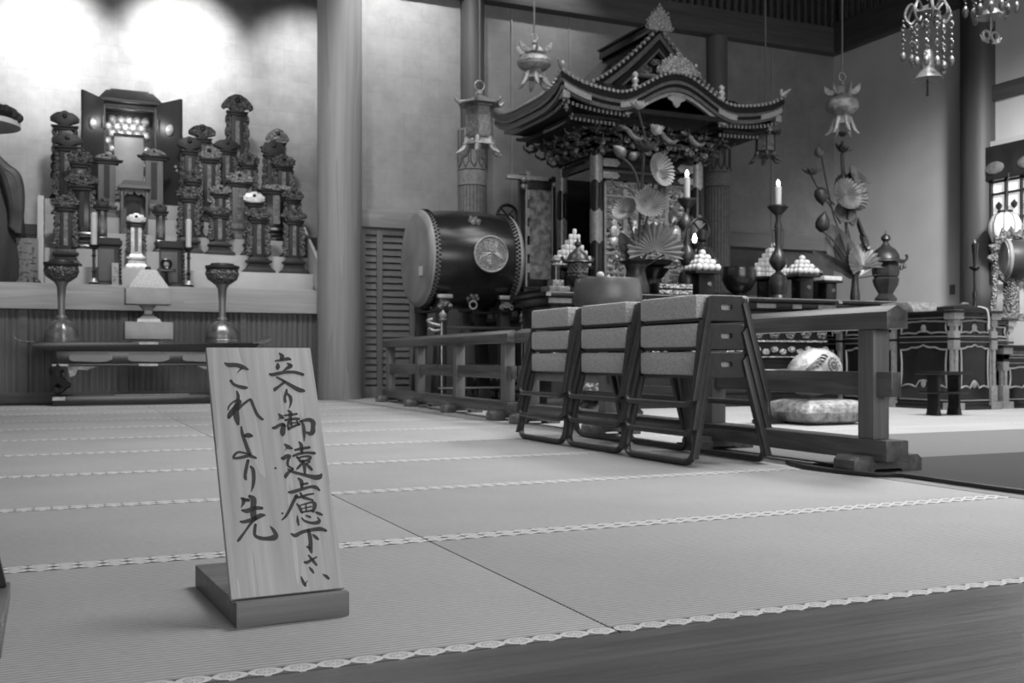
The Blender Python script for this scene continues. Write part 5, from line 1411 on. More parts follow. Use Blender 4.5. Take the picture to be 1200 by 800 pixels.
# pyramids of round dumplings on black footed trays: tray is one thing, each dumpling another
def footed_tray(name, label, px, ytop, Y, wpx, group=None):
    p = P(px, ytop, Y); h = p.z - OT; w = wpx * mpp(px, Y)
    t = thing(name, label, 'tray', (p.x, Y, OT), 0, group)
    MB().box(0, 0, h - .012, w, w * .8, .024).build('tray_top', LACQ2, t, bevel=.003)
    MB().box(0, 0, (h - .024) / 2, w * .56, w * .5, h - .0245).build('foot', LACQ, t, bevel=.004)
    MB().ball((w * .10, -w * .25, h * .5), .022, 1, .4, 1).build('foot_crest', GOLDD, t)
    return t, h, w, p.x
def dumplings(px, ytop, Y, wpx, where):
    t, h, w, x = footed_tray('footed_tray', f'black footed tray under the dumpling pyramid {where}', px, ytop, Y, wpx, 'black footed trays with round dumplings')
    n = 4; r = w / (n * 2.15); z = OT + h + r * .96; k = n; lay = 0
    me = None
    while k > 0:
        for i in range(k):
            for j in range(k):
                if 0 < i < k - 1 and 0 < j < k - 1 and k > 2: continue
                pos = (x + (i - (k - 1) / 2) * 2 * r, Y + (j - (k - 1) / 2) * 2 * r * .92, z)
                side = ['bottom', 'second', 'third', 'top'][lay]
                face = 'facing the hall' if j == 0 else ('at the back' if j == k - 1 else 'along the side')
                if me is None:
                    o = MB().ball((0, 0, 0), r, 1, 1, .97, 14).build('dumpling', RICE, loc=pos); me = o
                else:
                    o = me.copy(); COL.objects.link(o); o.location = pos
                lab = f'white dumpling in the {side} layer, {face}, of the pyramid {where}' if k > 1 else f'single white dumpling crowning the pyramid {where}'
                tag(o, lab, 'dumpling', f'dumplings of the pyramid {where}, {side} layer')
        z += r * 1.36; k -= 1; lay += 1
dumplings(823, 318, 7.52, 37, 'by the shrine')
dumplings(940, 322, 7.58, 33, 'by the bare wall')

# stacks of white confection sticks stepping up to the middle
def confection(label, px, ybase, ytop, Y, wpx):
    t, h, w, x = footed_tray('footed_tray', label.replace('stepped white confection stack', 'black footed tray carrying the white confection stack'), px, ybase, Y, wpx * .9, 'black footed trays with confection stacks')
    W = wpx * mpp(px, Y); H = P(px, ytop, Y).z - OT - h
    m = MB(); n = 9; r = W / n / 2
    for i in range(n):
        for j in range(3):
            f = 1 - abs(i - (n - 1) / 2) / (n / 2) * .72; hh = H * f * (1 - .06 * j)
            for q in range(max(2, int(hh / .045))):
                m.lathe([(r * .8, 0), (r, .006), (r, .036), (r * .8, .043)], 8, c=((i - (n - 1) / 2) * 2 * r, (j - 1) * 2 * r, q * .0445))
    o = m.build('confection_stack', RICE, loc=(x, Y, OT + h + .0005))
    tag(o, label, 'offering', 'stepped white confection stacks')
confection('stepped white confection stack behind the lattice censer beside the shrine column', 671, 312, 266, 7.80, 44)
confection('stepped white confection stack between the black bowl and the wall-side candlestick', 903, 325, 284, 7.80, 47)

# black bowl
def bowl(label, px, ytop, ybot, Y, wpx, m, nm='offering_bowl'):
    p = P(px, ytop, Y); h = p.z - OT; r = wpx / 2 * mpp(px, Y)
    t = thing(nm, label, 'bowl', (p.x, Y, OT))
    MB().lathe([(r * .45, 0), (r * .5, h * .12), (r * .42, h * .18), (r * .7, h * .3), (r * .97, h * .55), (r, h * .75), (r * .95, h * .95), (r * .97, h), (r * .9, h), (r * .86, h * .8), (.01, h * .5)], 32).build('bowl', m, t)
    st_ = MB()
    for sg in (-.35, .1, .45): st_.ball((sg * r, -r * .75, h * .93), .02, 1.6, 1, .6, 8)
    st_.build('rim_fitting', GFIT, t)
bowl('round black lacquer bowl beside the striped pillar wrap on the offering table', 866, 313, 345, 7.58, 40, LACQ)
# left lattice censer
def censer(label, px, ytop, Y, wpx, arms, lattice):
    p = P(px, ytop, Y); h = p.z - OT; r = wpx / 2 * mpp(px, Y)
    t = thing('incense_burner', label, 'incense burner', (p.x, Y, OT), 0, 'bronze incense burners on the offering table')
    b_ = MB().lathe([(r * .75, 0), (r * .8, h * .05), (r * .5, h * .12), (r * .85, h * .24), (r * .95, h * .32), (r * .8, h * .36), (.01, h * .36)], 28 if lattice else 6).build('bowl', BRONZE, t)
    if lattice:
        MB().lathe([(r * .84, h * .362), (r * .84, h * .55), (.01, h * .55)], 28).build('lattice_drum', BRONZE, t)
        lt = MB()
        for i in range(14):
            for sg in (-1, 1):
                pts = [((r * .86) * math.cos(2 * PI * i / 14 + sg * f * .9), (r * .86) * math.sin(2 * PI * i / 14 + sg * f * .9), h * (.37 + .17 * f)) for f in [q / 6 for q in range(7)]]
                lt.tube(pts, .006, 5)
        lt.build('lattice', GOLDD, t)
    else:
        MB().lathe([(r * .9, h * .362), (r * 1.0, h * .45), (r * .85, h * .55), (.01, h * .55)], 6).build('hex_drum', BRONZE, t)
    MB().lathe([(r * 1.35, h * .56), (r * 1.3, h * .58), (r * 1.0, h * .60), (r * .92, h * .66), (r * .7, h * .73), (r * .35, h * .78), (r * .3, h * .80), (.01, h * .80)], 28 if lattice else 12).build('lid', BRONZE, t)
    MB().lathe([(r * .26, h * .80), (r * .16, h * .84), (r * .34, h * .88), (r * .30, h * .92), (r * .1, h * .95), (.003, h)], 16).build('finial', BRONZE, t)
    am = MB()
    for sg in (-1, 1):
        am.tube(catmull([(sg * r * 1.1, 0, h * .58), (sg * r * 1.5, 0, h * .57), (sg * r * 1.85, 0, h * .60), (sg * r * 2.0, 0, h * .64), (sg * r * 1.9, 0, h * .68)] if arms else [(sg * r * 1.1, 0, h * .58), (sg * r * 1.4, 0, h * .6), (sg * r * 1.55, 0, h * .66)], 5), .014, 7)
        if arms: am.lathe([(.004, 0), (.014, -.01), (.02, -.05), (.006, -.06)], 10, c=(sg * r * 1.75, 0, h * .56)).lathe([(.004, 0), (.014, -.01), (.02, -.05), (.006, -.06)], 10, c=(sg * r * 1.45, 0, h * .54))
    am.build('arm', BRONZE, t)
censer('dark incense burner with a latticed middle and domed lid, behind the big bowl gong', 677, 279, 7.50, 27, False, True)
OT = SIDE
censer('dark six-sided incense burner with curled arms and hanging bells, against the bare wall', 1038, 270, 8.42, 33, True, False)
OT = MAIN
# gold-capped little post by the censer
p = P(651, 300, 7.42); t = thing('finial_post', 'short black post with a gold cap on a gilt stepped foot, beside the lattice censer', 'post', (p.x, 7.42, OT)); h = p.z - OT
MB().box(0, 0, h * .08, .18, .16, h * .16).box(0, 0, h * .25, .10, .10, h * .18).build('foot', GOLDD, t, bevel=.004)
MB().lathe([(.035, h * .34), (.035, h * .72), (.01, h * .72)], 14).build('shaft', LACQ, t)
MB().lathe([(.036, h * .72), (.044, h * .76), (.03, h * .82), (.044, h * .87), (.04, h * .94), (.004, h)], 14).build('cap', GOLDD, t)
# vases
def vase(name, label, px, ytop, Y, wpx, m):
    p = P(px, ytop, Y); h = p.z - OT; r = wpx / 2 * mpp(px, Y)
    t = thing(name, label, 'vase', (p.x, Y, OT))
    MB().lathe([(r * .85, 0), (r * .95, h * .06), (r * .92, h * .25), (r * .72, h * .48), (r * .62, h * .72), (r * .75, h * .90), (r * 1.15, h * .98), (r * 1.2, h), (r * 1.1, h), (r * .6, h * .9), (.01, h * .6)], 32).build('body', m, t)
    return t, p.x, h
vL, vxL, vhL = vase('flower_vase', 'dark flared bronze vase under the gilt lotus spray at the shrine', 745, 306, 7.48, 35, BRONZE)
OT = SIDE
vR, vxR, vhR = vase('flower_vase', 'slim dark bronze vase under the gilt lotus spray against the bare wall', 1002, 318, 8.38, 12, BRONZE)
OT = MAIN
# black cup stand in front of the vase
p = P(766, 325, 7.72); t = thing('lotus_cup_stand', 'black footed stand with a lotus cup behind the flared vase', 'stand', (p.x, 7.78, OT)); h = P(770, 306, 7.78).z - OT
MB().lathe([(.16, 0), (.17, .02), (.13, .05), (.10, h * .5), (.13, h * .62), (.17, h * .78), (.14, h * .80), (.01, h * .8)], 24).build('body', LACQ, t)
MB().lathe([(.10, h * .8), (.17, h * .88), (.20, h), (.17, h), (.01, h * .9)], 30, lobes=10, amp=.12).build('lotus_cup', LACQ2, t)
p = P(785, 345, 7.42); t = thing('gilt_stand', 'low black stand with two gilt carved bands beneath the lotus cup', 'stand', (p.x, 7.40, OT))
MB().box(0, 0, .05, .34, .14, .10).build('body', LACQ, t, bevel=.003)
MB().box(0, -.072, .075, .32, .008, .035).box(0, -.072, .025, .32, .008, .03).build('gilt_band', CARVE, t)
# side box for the white slab (right)
OT = SIDE
t, h, w, x = footed_tray('footed_tray', 'black footed tray with a flat white slab next to the lotus vase at the wall', 970, 329, 8.42, 27)
tag(MB().box(0, 0, .022, w * .98, w * .7, .043).build('white_slab', RICE, loc=(x, 8.42, OT + h + .0005), bevel=.005), 'flat white rectangular slab lying on a black tray', 'offering')
OT = MAIN
OT = SIDE; p = P(957, 312, 8.62); t = thing('covered_jar', 'small covered jar behind the wall-side dumpling pyramid', 'jar', (p.x, 8.62, OT)); h = p.z - OT
MB().lathe([(.05, 0), (.06, h * .4), (.07, h * .72), (.06, h * .8), (.01, h * .8)], 18).build('body', LACQ2, t)
MB().lathe([(.07, h * .8), (.072, h * .84), (.04, h * .92), (.025, h * .94), (.03, h * .97), (.003, h)], 18).build('lid', GFIT, t)

OT = MAIN
# ---------------------------------------------------------------- gilt lotus sprays
def frame(nrm, up=Vector((0, 0, 1))):
    n = Vector(nrm).normalized(); u = up - n * up.dot(n)
    if u.length < .1: u = Vector((0, 1, 0)) - n * n.y
    u.normalize(); w = u.cross(n)
    return w, u, n
def leaf_disc(mb, c, r, nrm, cup=.25, ribs=26, lob=.045, a0=0, a1=2 * PI):
    """round ribbed lotus leaf"""
    w, u, n = frame(nrm); c = Vector(c); N = ribs * 4; R = 7
    full = a1 - a0 > 6.2
    def f(q, v):
        a = a0 + (a1 - a0) * q; rr = r * (.04 + .96 * v); rib = math.cos(ribs * (a - a0) * (2 * PI / (a1 - a0)) / 1.0)
        rad = rr * (1 + lob * v * rib); h = cup * r * v * v + .055 * r * rib * v
        return c + (w * math.cos(a) + u * math.sin(a)) * rad + n * h
    mb.grid(N, R, f, thick=.006, tdir=tuple(-n))
def petal_flower(mb, c, r, nrm, petals=9, rows=2, open_=.7):
    w, u, n = frame(nrm); c = Vector(c)
    for row in range(rows):
        for i in range(petals):
            a = 2 * PI * (i + .5 * row) / petals; d = w * math.cos(a) + u * math.sin(a); s_ = n.cross(d)
            o_ = open_ * (1 - .35 * row); L = r * (1 - .12 * row)
            def f(q, v):
                wd = math.sin(PI * (.12 + .88 * v) ** .8) * .30 * L; x = (q - .5) * 2
                return c + d * (L * o_ * (v ** .8)) + n * (L * (1 - o_ * .6) * v ** 1.4 + .08 * L * x * x) + s_ * (wd * x)
            mb.grid(4, 6, f, thick=.004, tdir=tuple(-n))
    mb.ball(tuple(c + n * r * .12), r * .16, 1, 1, 1, 10)
def bud(mb, c, r, nrm=(0, 0, 1)):
    w, u, n = frame(nrm, Vector((0, 1, 0))); M = Matrix((( w.x, u.x, n.x, c[0]), (w.y, u.y, n.y, c[1]), (w.z, u.z, n.z, c[2]), (0, 0, 0, 1)))
    mb.lathe([(r * .2, -r), (r * .75, -r * .6), (r * .9, -.05 * r), (r * .72, r * .6), (r * .3, r * 1.15), (.002, r * 1.5)], 16, M=M, lobes=6, amp=.10)
def blade(mb, p0, p1, wdt, bend, side):
    """long folded leaf from p0 to p1"""
    p0, p1 = Vector(p0), Vector(p1); d = p1 - p0; s_ = Vector(side).normalized(); n = d.normalized().cross(s_)
    def f(q, v):
        x = (q - .5) * 2; ww = 1.7 * wdt * math.sin(PI * min(1, .06 + .94 * v)) ** .7
        return p0 + d * v + n * (bend * math.sin(PI * v) - abs(x) * ww * .35) + s_ * (x * ww)
    mb.grid(6, 14, f, thick=.006, tdir=tuple(n))
LG = mat('lotus_gilt', .15, rough=.5, metal=.5, var=.25, scale=12, bump=.15, bscale=30)
LGD = mat('lotus_bronze', .07, rough=.42, metal=.5, var=.3, scale=12)
def spray(name, label, Y, root_px, z0, items):
    o = P(root_px[0], root_px[1], Y)
    t = thing(name, label, 'flower arrangement', tuple(o))
    L = lambda px, py, dy=0.0: (P(px, py, Y + dy) - o)
    for kind, args in items:
        m = MB()
        if kind == 'stem':
            pts, r = args; m.tube(catmull([tuple(L(*q)) for q in pts], 5), r, 7); m.build('stem', LGD, t)
        elif kind == 'leaf':
            (q, rp, nrm, cup, mm) = args; leaf_disc(m, L(*q), rp * mpp(q[0], Y), nrm, cup); m.build('leaf', mm, t, smooth=60)
        elif kind == 'fan':
            (q, rp, nrm, cup, a0, a1, mm) = args; leaf_disc(m, L(*q), rp * mpp(q[0], Y), nrm, cup, 16, .06, a0, a1); m.build('leaf', mm, t, smooth=60)
        elif kind == 'flower':
            (q, rp, nrm, n, op, mm) = args; petal_flower(m, L(*q), rp * mpp(q[0], Y), nrm, n, 2, op); m.build('flower', mm, t, smooth=60)
        elif kind == 'bud':
            (q, rp, nrm, mm) = args; bud(m, L(*q), rp * mpp(q[0], Y), nrm); m.build('bud', mm, t, smooth=60)
        elif kind == 'blade':
            (q0, q1, wp, bend, mm) = args; blade(m, L(*q0), L(*q1), wp * mpp(q0[0], Y), bend, (1, -.3, .15)); m.build('leaf_blade', mm, t, smooth=60)
    return t
F = (-.35, -.93, .1)
spray('gilt_lotus_spray', 'gilt metal lotus leaves and flowers rising from the flared vase at the shrine', 7.48, (747, 312), 0, [
    ('stem', ([(747, 318), (749, 270), (752, 220), (756, 160)], .012)), ('stem', ([(747, 316), (752, 280), (762, 240), (768, 195)], .010)),
    ('stem', ([(746, 316), (744, 285), (738, 260), (734, 245)], .009)), ('stem', ([(752, 250), (748, 215), (740, 195), (728, 184)], .011)),
    ('stem', ([(750, 240), (738, 222), (722, 218), (716, 208)], .009)), ('stem', ([(747, 318), (756, 300), (764, 290)], .010)),
    ('fan', ((767, 294, -.05), 33, (-.25, -.95, .25), .10, -.35, PI + .35, LG)),
    ('leaf', ((760, 240, -.04), 19, (-.3, -.9, .35), .35, LG)), ('leaf', ((772, 200, -.02), 20, (.25, -.95, .15), .30, LG)),
    ('leaf', ((734, 248, -.05), 15, (-.75, -.5, .45), .45, LG)), ('leaf', ((776, 219, .02), 12, (.3, -.9, -.3), .3, LGD)),
    ('flower', ((757, 178, 0), 20, (0, -.15, 1), 9, .75, LGD)), ('flower', ((768, 158, -.02), 16, (.1, -.3, 1), 8, .55, GOLDB)),
    ('flower', ((748, 128, 0), 15, (0, -.2, 1), 8, .75, GOLDB)), ('stem', ([(756, 160), (752, 145), (748, 130)], .009)),
    ('bud', ((727, 178, 0), 8, (-.8, 0, .55), LG)), ('bud', ((742, 183, 0), 6, (.5, 0, .3), LG)),
    ('fan', ((788, 262, .05), 16, (.5, -.8, .2), .25, -.2, PI + .3, LGD)), ('blade', ((744, 312), (728, 272), 6, .03, LGD)), ('blade', ((750, 312), (730, 285), 5, .03, LGD)),
    ('bud', ((803, 262, .05), 9, (.1, 0, 1), LGD)), ('stem', ([(750, 316), (775, 300), (798, 285), (803, 268)], .009)),
])
spray('gilt_lotus_spray', 'gilt metal lotus leaves, buds and flowers rising from the slim vase against the bare wall', 8.38, (1002, 322), 0, [
    ('stem', ([(1002, 330), (998, 290), (990, 250), (986, 180)], .013)), ('stem', ([(1000, 322), (985, 275), (975, 245), (962, 180), (960, 175)], .009)),
    ('stem', ([(990, 300), (975, 280), (965, 272), (962, 268)], .008)), ('stem', ([(985, 262), (972, 240), (962, 228)], .008)), ('stem', ([(978, 240), (960, 222), (952, 208), (950, 203)], .008)),
    ('leaf', ((991, 228, -.05), 19, (-.1, -.97, .2), .25, LG)), ('leaf', ((993, 228, .02), 24, (0, -.9, .3), .3, LGD)),
    ('flower', ((985, 178, 0), 13, (.1, -.5, .8), 7, .8, LGD)), ('fan', ((1006, 214, .02), 20, (.3, -.7, .6), .3, -.1, 1.6, LG)),
    ('flower', ((951, 205, 0), 14, (-.1, -.25, 1), 9, .85, LG)), ('bud', ((960, 178, 0), 6.5, (0, 0, 1), LG)),
    ('bud', ((962, 228, 0), 9, (.2, 0, -.9), LGD)), ('bud', ((964, 262, 0), 10, (0, -.3, 1), LGD)),
    ('fan', ((1012, 312, -.04), 26, (.05, -.95, .3), .15, -.1, PI + .5, LG)), ('leaf', ((1006, 268, .03), 12, (.6, -.7, .3), .35, LGD)), ('leaf', ((996, 255, 0), 10, (.3, -.9, 0), .35, LGD)),
    ('leaf', ((1010, 282, .03), 13, (.5, -.8, .3), .35, LGD)),
    ('blade', ((1000, 326), (974, 262), 11, .06, LG)), ('leaf', ((989, 250, .0), 13, (-.3, -.9, .25), .35, LG)), ('leaf', ((998, 206, .0), 12, (.45, -.8, .3), .35, LG)), ('flower', ((986, 112 + 48, 0), 9, (0, -.5, 1), 7, .7, LGD)), ('stem', ([(1001, 326), (993, 280), (990, 230), (987, 165)], .016)), ('blade', ((1000, 326), (985, 272), 8, .05, LGD)), ('blade', ((998, 322), (952, 292), 7, -.06, LGD)), ('blade', ((1000, 326), (1022, 308), 5, .03, GOLDB)), ('blade', ((1000, 326), (1028, 322), 7, .03, LG)),
])
# ================================================================= hanging lanterns
CORDM = mat('hanging_cord', .16, rough=.6)
def lantern(label, px, ytop, ybot, wpx, Y, hexa=False, dark=False, big_gap=0):
    p, q = P(px, ytop, Y), P(px, ybot, Y); H = p.z - q.z; r = wpx / 2 * mpp(px, Y)
    t = thing('hanging_lantern', label, 'lantern', (p.x, Y, q.z), 0, 'gilt lanterns hanging on cords')
    m1 = GOLDD if dark else GOLD
    seg = 6
    # finial and ring
    MB().torus((0, 0, H * .97), H * .07, H * .012, 'y', 20, 6).lathe([(.002, H * .80), (r * .10, H * .82), (r * .16, H * .86), (r * .10, H * .90), (.002, H * .92)], 14).build('finial_ring', m1, t)
    MB().tube([(0, 0, H * 1.03), (0, 0, ZC - q.z)], .008, 6).build('cord', CORDM, t)
    if not hexa:
        MB().lathe([(r * .40, H * .34), (r * .72, H * .37), (r * .92, H * .43), (r * .96, H * .49), (r * .88, H * .56), (r * .66, H * .61), (r * .42, H * .64), (.01, H * .64)], 36, lobes=6, amp=.06).build('body', m1, t)
        cr_ = MB().lathe([(r * .40, H * .64), (r * .56, H * .68), (r * .46, H * .74), (r * .30, H * .80), (.01, H * .82)], 6)
        for i in range(6):
            a = PI / 3 * i + .3; d = Vector((math.cos(a), math.sin(a), 0))
            cr_.tube(catmull([tuple(d * r * .45 + Vector((0, 0, H * .70))), tuple(d * r * .78 + Vector((0, 0, H * .73))), tuple(d * r * 1.0 + Vector((0, 0, H * .84)))], 4), [r * .16, r * .17, r * .18, r * .19, r * .2, r * .17, r * .13, r * .07, r * .02], 6, flat=.4)
        cr_.build('curled_crown', m1, t)
        lg = MB().lathe([(r * .60, H * .17), (r * .46, H * .28), (r * .42, H * .36), (.01, H * .36)], 6)
        for i in range(6):
            a = PI / 3 * i + .3; d = Vector((math.cos(a), math.sin(a), 0))
            lg.tube(catmull([tuple(d * r * .40 + Vector((0, 0, H * .28))), tuple(d * r * .55 + Vector((0, 0, H * .16))), tuple(d * r * .72 + Vector((0, 0, H * .06))), tuple(d * r * .95 + Vector((0, 0, H * .005)))], 4), [r * .16, r * .16, r * .16, r * .15, r * .15, r * .15, r * .14, r * .13, r * .12, r * .10, r * .08, r * .06, r * .02], 6)
        lg.build('curled_legs', m1, t)
    else:
        MB().lathe([(r * .52, H * .26), (r * .50, H * .66), (.01, H * .66)], 6).build('body', mat('lantern_side', .22, rough=.4, metal=.45, var=.4, scale=30, bump=.5, bscale=60), t)
        rb = MB()
        for i in range(6):
            a = PI / 3 * i; rb.tube([(r * .53 * math.cos(a), r * .53 * math.sin(a), H * .24), (r * .51 * math.cos(a), r * .51 * math.sin(a), H * .68)], r * .035, 6)
        rb.lathe([(r * .60, H * .23), (r * .60, H * .26), (.01, H * .26)], 6).lathe([(.01, H * .66), (r * .60, H * .66), (r * .60, H * .69), (.01, H * .69)], 6)
        rb.build('corner_ribs', LACQ2 if dark else GOLDD, t)
        rf = MB().lathe([(r * .86, H * .70), (r * .80, H * .72), (r * .45, H * .77), (r * .22, H * .82), (.01, H * .83)], 6)
        for i in range(6):
            a = PI / 3 * i; d = Vector((math.cos(a), math.sin(a), 0))
            rf.tube(catmull([tuple(d * r * .60 + Vector((0, 0, H * .73))), tuple(d * r * .86 + Vector((0, 0, H * .72))), tuple(d * r * 1.02 + Vector((0, 0, H * .78)))], 4), [r * .08, r * .08, r * .08, r * .08, r * .075, r * .07, r * .06, r * .04, r * .015], 6)
        rf.build('roof', m1, t)
        lg = MB().lathe([(r * .70, H * .13), (r * .58, H * .19), (r * .54, H * .24), (.01, H * .24)], 6)
        for i in range(6):
            a = PI / 3 * i; d = Vector((math.cos(a), math.sin(a), 0))
            lg.tube(catmull([tuple(d * r * .50 + Vector((0, 0, H * .24))), tuple(d * r * .55 + Vector((0, 0, H * .13))), tuple(d * r * .70 + Vector((0, 0, H * .05))), tuple(d * r * .95 + Vector((0, 0, 0)))], 4), [r * .12] * 9 + [r * .10, r * .08, r * .05, r * .015], 6)
        lg.build('curled_legs', m1, t)
    return t
lantern('round-bellied gilt lantern with curled fins hanging left of the shrine roof', 626, 42, 103, 44, 8.0)
lantern('hexagonal gilt lantern hanging in front of the dark pillar above the big drum', 562, 98, 182, 62, 8.6, True)
lantern('hexagonal dark lantern hanging under the right tip of the shrine roof', 897, 143, 190, 44, 8.9, True, True)
lantern('round-bellied gilt lantern hanging above the lotus spray against the bare wall', 987, 88, 158, 40, 8.0)

# ================================================================= hanging ornaments (overhead, cut by the top of the photo)
ORN = mat('ornament_gilt', .14, rough=.35, metal=.6, var=.5, scale=18, bump=.3, bscale=60)
def ornament(label, px, ytop, ybot, Y, wpx, kind):
    p, q = P(px, ytop, Y), P(px, ybot, Y); H = p.z - q.z; r = wpx / 2 * mpp(px, Y)
    t = thing('hanging_ornament', label, 'ornament', (p.x, Y, q.z), 0, 'gilt pendant ornaments hanging from the ceiling')
    rnd = random.Random(len(label))
    MB().tube([(0, 0, H * .9), (0, 0, ZC - q.z)], .008, 6).build('cord', CORDM, t)
    if kind == 0:
        zb = H * .16
        MB().lathe([(r * .60, zb), (r * .42, zb + H * .05), (r * .26, zb + H * .09), (r * .22, zb + H * .22), (r * .16, zb + H * .27), (.01, zb + H * .28)], 24, lobes=8, amp=.07).build('bell', ORN, t)
        MB().lathe([(.008, 0), (.014, .01), (.008, .03), (.006, zb + .02)], 8).build('clapper', LACQ2, t)
        zt = H * .78
    else:
        zb = H * .34
        MB().lathe([(r * .55, zb), (r * .50, zb + .01), (r * .30, zb + H * .08), (r * .24, zb + H * .30), (r * .2, zb + H * .34), (.01, zb + H * .35)], 24).build('bell', ORN, t)
        cl = MB()
        for sg in (-1, 1):
            cl.torus((sg * r * .22, 0, H * .12), r * .17, r * .05, 'y', 16, 6).tube([(sg * r * .1, 0, H * .04), (sg * r * .42, 0, H * .06), (sg * r * .55, 0, H * .12)], [r * .05, r * .05, r * .02], 6)
        cl.tube([(0, 0, zb), (0, 0, H * .16)], r * .03, 6); cl.build('scroll_clapper', GOLD, t)
        zt = H * .86
    hub = MB().lathe([(.01, zt - H * .06), (r * .35, zt - H * .02), (r * .5, zt), (r * .3, zt + H * .05), (.01, zt + H * .08)], 8)
    for i in range(8):
        a = PI / 4 * i + .2; d = Vector((math.cos(a), math.sin(a), 0))
        hub.tube(catmull([tuple(d * r * .3 + Vector((0, 0, zt))), tuple(d * r * .62 + Vector((0, 0, zt + H * .09))), tuple(d * r * .85 + Vector((0, 0, zt - H * .02))), tuple(d * r * .62 + Vector((0, 0, zt - H * .10))), tuple(d * r * .42 + Vector((0, 0, zt - H * .05)))], 4), r * .055, 6)
    hub.build('scroll_hub', ORN, t)
    for i in range(10):
        a = 2 * PI * i / 10 + .1; rr = r * (.62 if i % 2 else .92); x, y = rr * math.cos(a), rr * math.sin(a)
        ch = MB(); ln = H * rnd.uniform(.30, .42); n = 7
        for k in range(n):
            ch.ball((x + rnd.uniform(-.004, .004), y, zt - H * .05 - ln * (k + .5) / n), r * .045 * (1.4 if k % 3 == 1 else 1), 1, 1, 1.2, 7)
            if k in (1, 4): ch.torus((x, y, zt - H * .05 - ln * (k + .9) / n), r * .09, r * .022, 'y' if i % 2 else 'x', 12, 5)
        ch.lathe([(.002, 0), (r * .08, -.015), (r * .12, -.04), (r * .09, -.07), (.003, -.085)], 10, c=(x, y, zt - H * .05 - ln))
        ch.build('bead_chain', ORN, t)
    return t
ornament('gilt pendant ornament with bead chains and a flared bell on a thin clapper', 1087, -12, 113, 6.2, 60, 0)
ornament('gilt pendant bell with a scroll clapper hanging in front of the round wall post', 1161, -45, 54, 5.2, 62, 1)

# ================================================================= bowl gong on its stand
Yg = 6.25; p = P(712, 327, Yg); kk = mpp(712, Yg); rg = 41 * kk
gz = .64
gt = thing('gong_stand', 'carved black and gold stand carrying the big bowl gong, behind the stacked stools', 'stand', (p.x, Yg, 0))
MB().lathe([(rg * 1.0, 0), (rg * 1.05, .05), (rg * .85, .09), (rg * .7, .14), (rg * .72, .30), (rg * .85, .36), (rg * .85, .42), (rg * .6, .46), (rg * .7, gz - .08), (rg * .8, gz - .03), (rg * .72, gz), (.01, gz)], 8).build('body', LACQ, gt)
cg = MB()
for i in range(16):
    a = 2 * PI * i / 16
    cg.ball((rg * .76 * math.cos(a), rg * .76 * math.sin(a), .21), .045, 1, 1, 1.2, 8).ball((rg * .8 * math.cos(a + .2), rg * .8 * math.sin(a + .2), .39), .03, 1, 1, .8, 8)
cg.build('carving', CARVE, gt)
cu = MB().torus((0, 0, gz + .022), rg * .5, .028, 'z', 32, 10); cu.lathe([(.01, gz), (rg * .5, gz + .001), (rg * .5, gz + .03), (.01, gz + .03)], 32)
cu.build('ring_cushion', CARVED, gt)
gng = MB(); hz = p.z - gz - .05
gng.lathe([(rg * .30, 0), (rg * .72, .02), (rg * .93, hz * .28), (rg * .985, hz * .5), (rg * .955, hz * .8), (rg * .925, hz * .97), (rg * .91, hz), (rg * .87, hz), (rg * .9, hz * .7), (rg * .85, hz * .3), (.01, .03)], 48)
o = gng.build('bowl_gong', mat('gong_bronze', .12, rough=.38, metal=.45, var=.35, scale=5), loc=(p.x, Yg, gz + .05)); tag(o, 'large round dull bronze bowl gong rising behind the stacked stools', 'gong')
p2 = P(688, 318, 6.9)
t = thing('gong_striker', 'short striker with a pale rounded head lying across the rim of the bowl gong', 'striker', (p.x, Yg, p.z + .0))
MB().tube([(-rg * .95, .02, .012), (rg * .35, .12, .014)], .010, 8).build('handle', LACQ2, t)
MB().ball((-rg * .12, .05, .030), .026, 1.1, 1, 1, 12).build('head', mat('striker_head', .4, rough=.7), t)

# ================================================================= wooden fish drum on a cushion
Ym = 5.25; p = P(957, 496, Ym); kk = mpp(957, Ym)
BRC = mat('brocade_cushion', .26, rough=.5, metal=.15, var=.6, scale=26, bump=.3, bscale=60)
cw_ = 49 * kk; chh = .155
def pillow(w, d, h):
    m = MB(); n = 28
    def f(u, v, sgn):
        x, y = 2 * u - 1, 2 * v - 1
        e = max(0, 1 - abs(x) ** 5) ** .4 * max(0, 1 - abs(y) ** 5) ** .4
        return (x * w * (1 - .04 * abs(y) ** 2), y * d * (1 - .04 * abs(x) ** 2), h / 2 + sgn * h / 2 * e)
    m.grid(n, n, lambda u, v: f(u, v, 1)); m.grid(n, n, lambda u, v: f(u, v, -1)); return m
o = pillow(cw_, .24, chh).build('floor_cushion', BRC, loc=(p.x, Ym, .0005), smooth=70); tag(o, 'shiny patterned brocade cushion under the wooden fish drum behind the railing', 'cushion')
fz_ = P(955, 408, Ym).z
fs_ = thing('wooden_fish', 'gilt carved round wooden fish drum on the brocade cushion', 'wooden fish drum', (P(953, 420, Ym).x, Ym, chh + .0))
hh = fz_ - chh
fm = MB()
def fish(u, v):
    a, b = 2 * PI * u, PI * v
    x, y, z = math.sin(b) * math.cos(a), math.sin(b) * math.sin(a), -math.cos(b)
    r = 1 - .10 * max(0, -x) + .04 * noise.noise(Vector((x * 4, y * 4, z * 4)))
    zz = z if z > 0 else z * .92
    return (x * r * 37 * kk, y * r * .15, hh * .5 + zz * r * hh * .5 + .02 * x)
fm.grid(40, 24, fish); fb = fm.build('body', mat('fish_gilt', .36, rough=.4, metal=.35, var=.3, scale=14, bump=.3, bscale=26), fs_, smooth=70)
ey = MB()
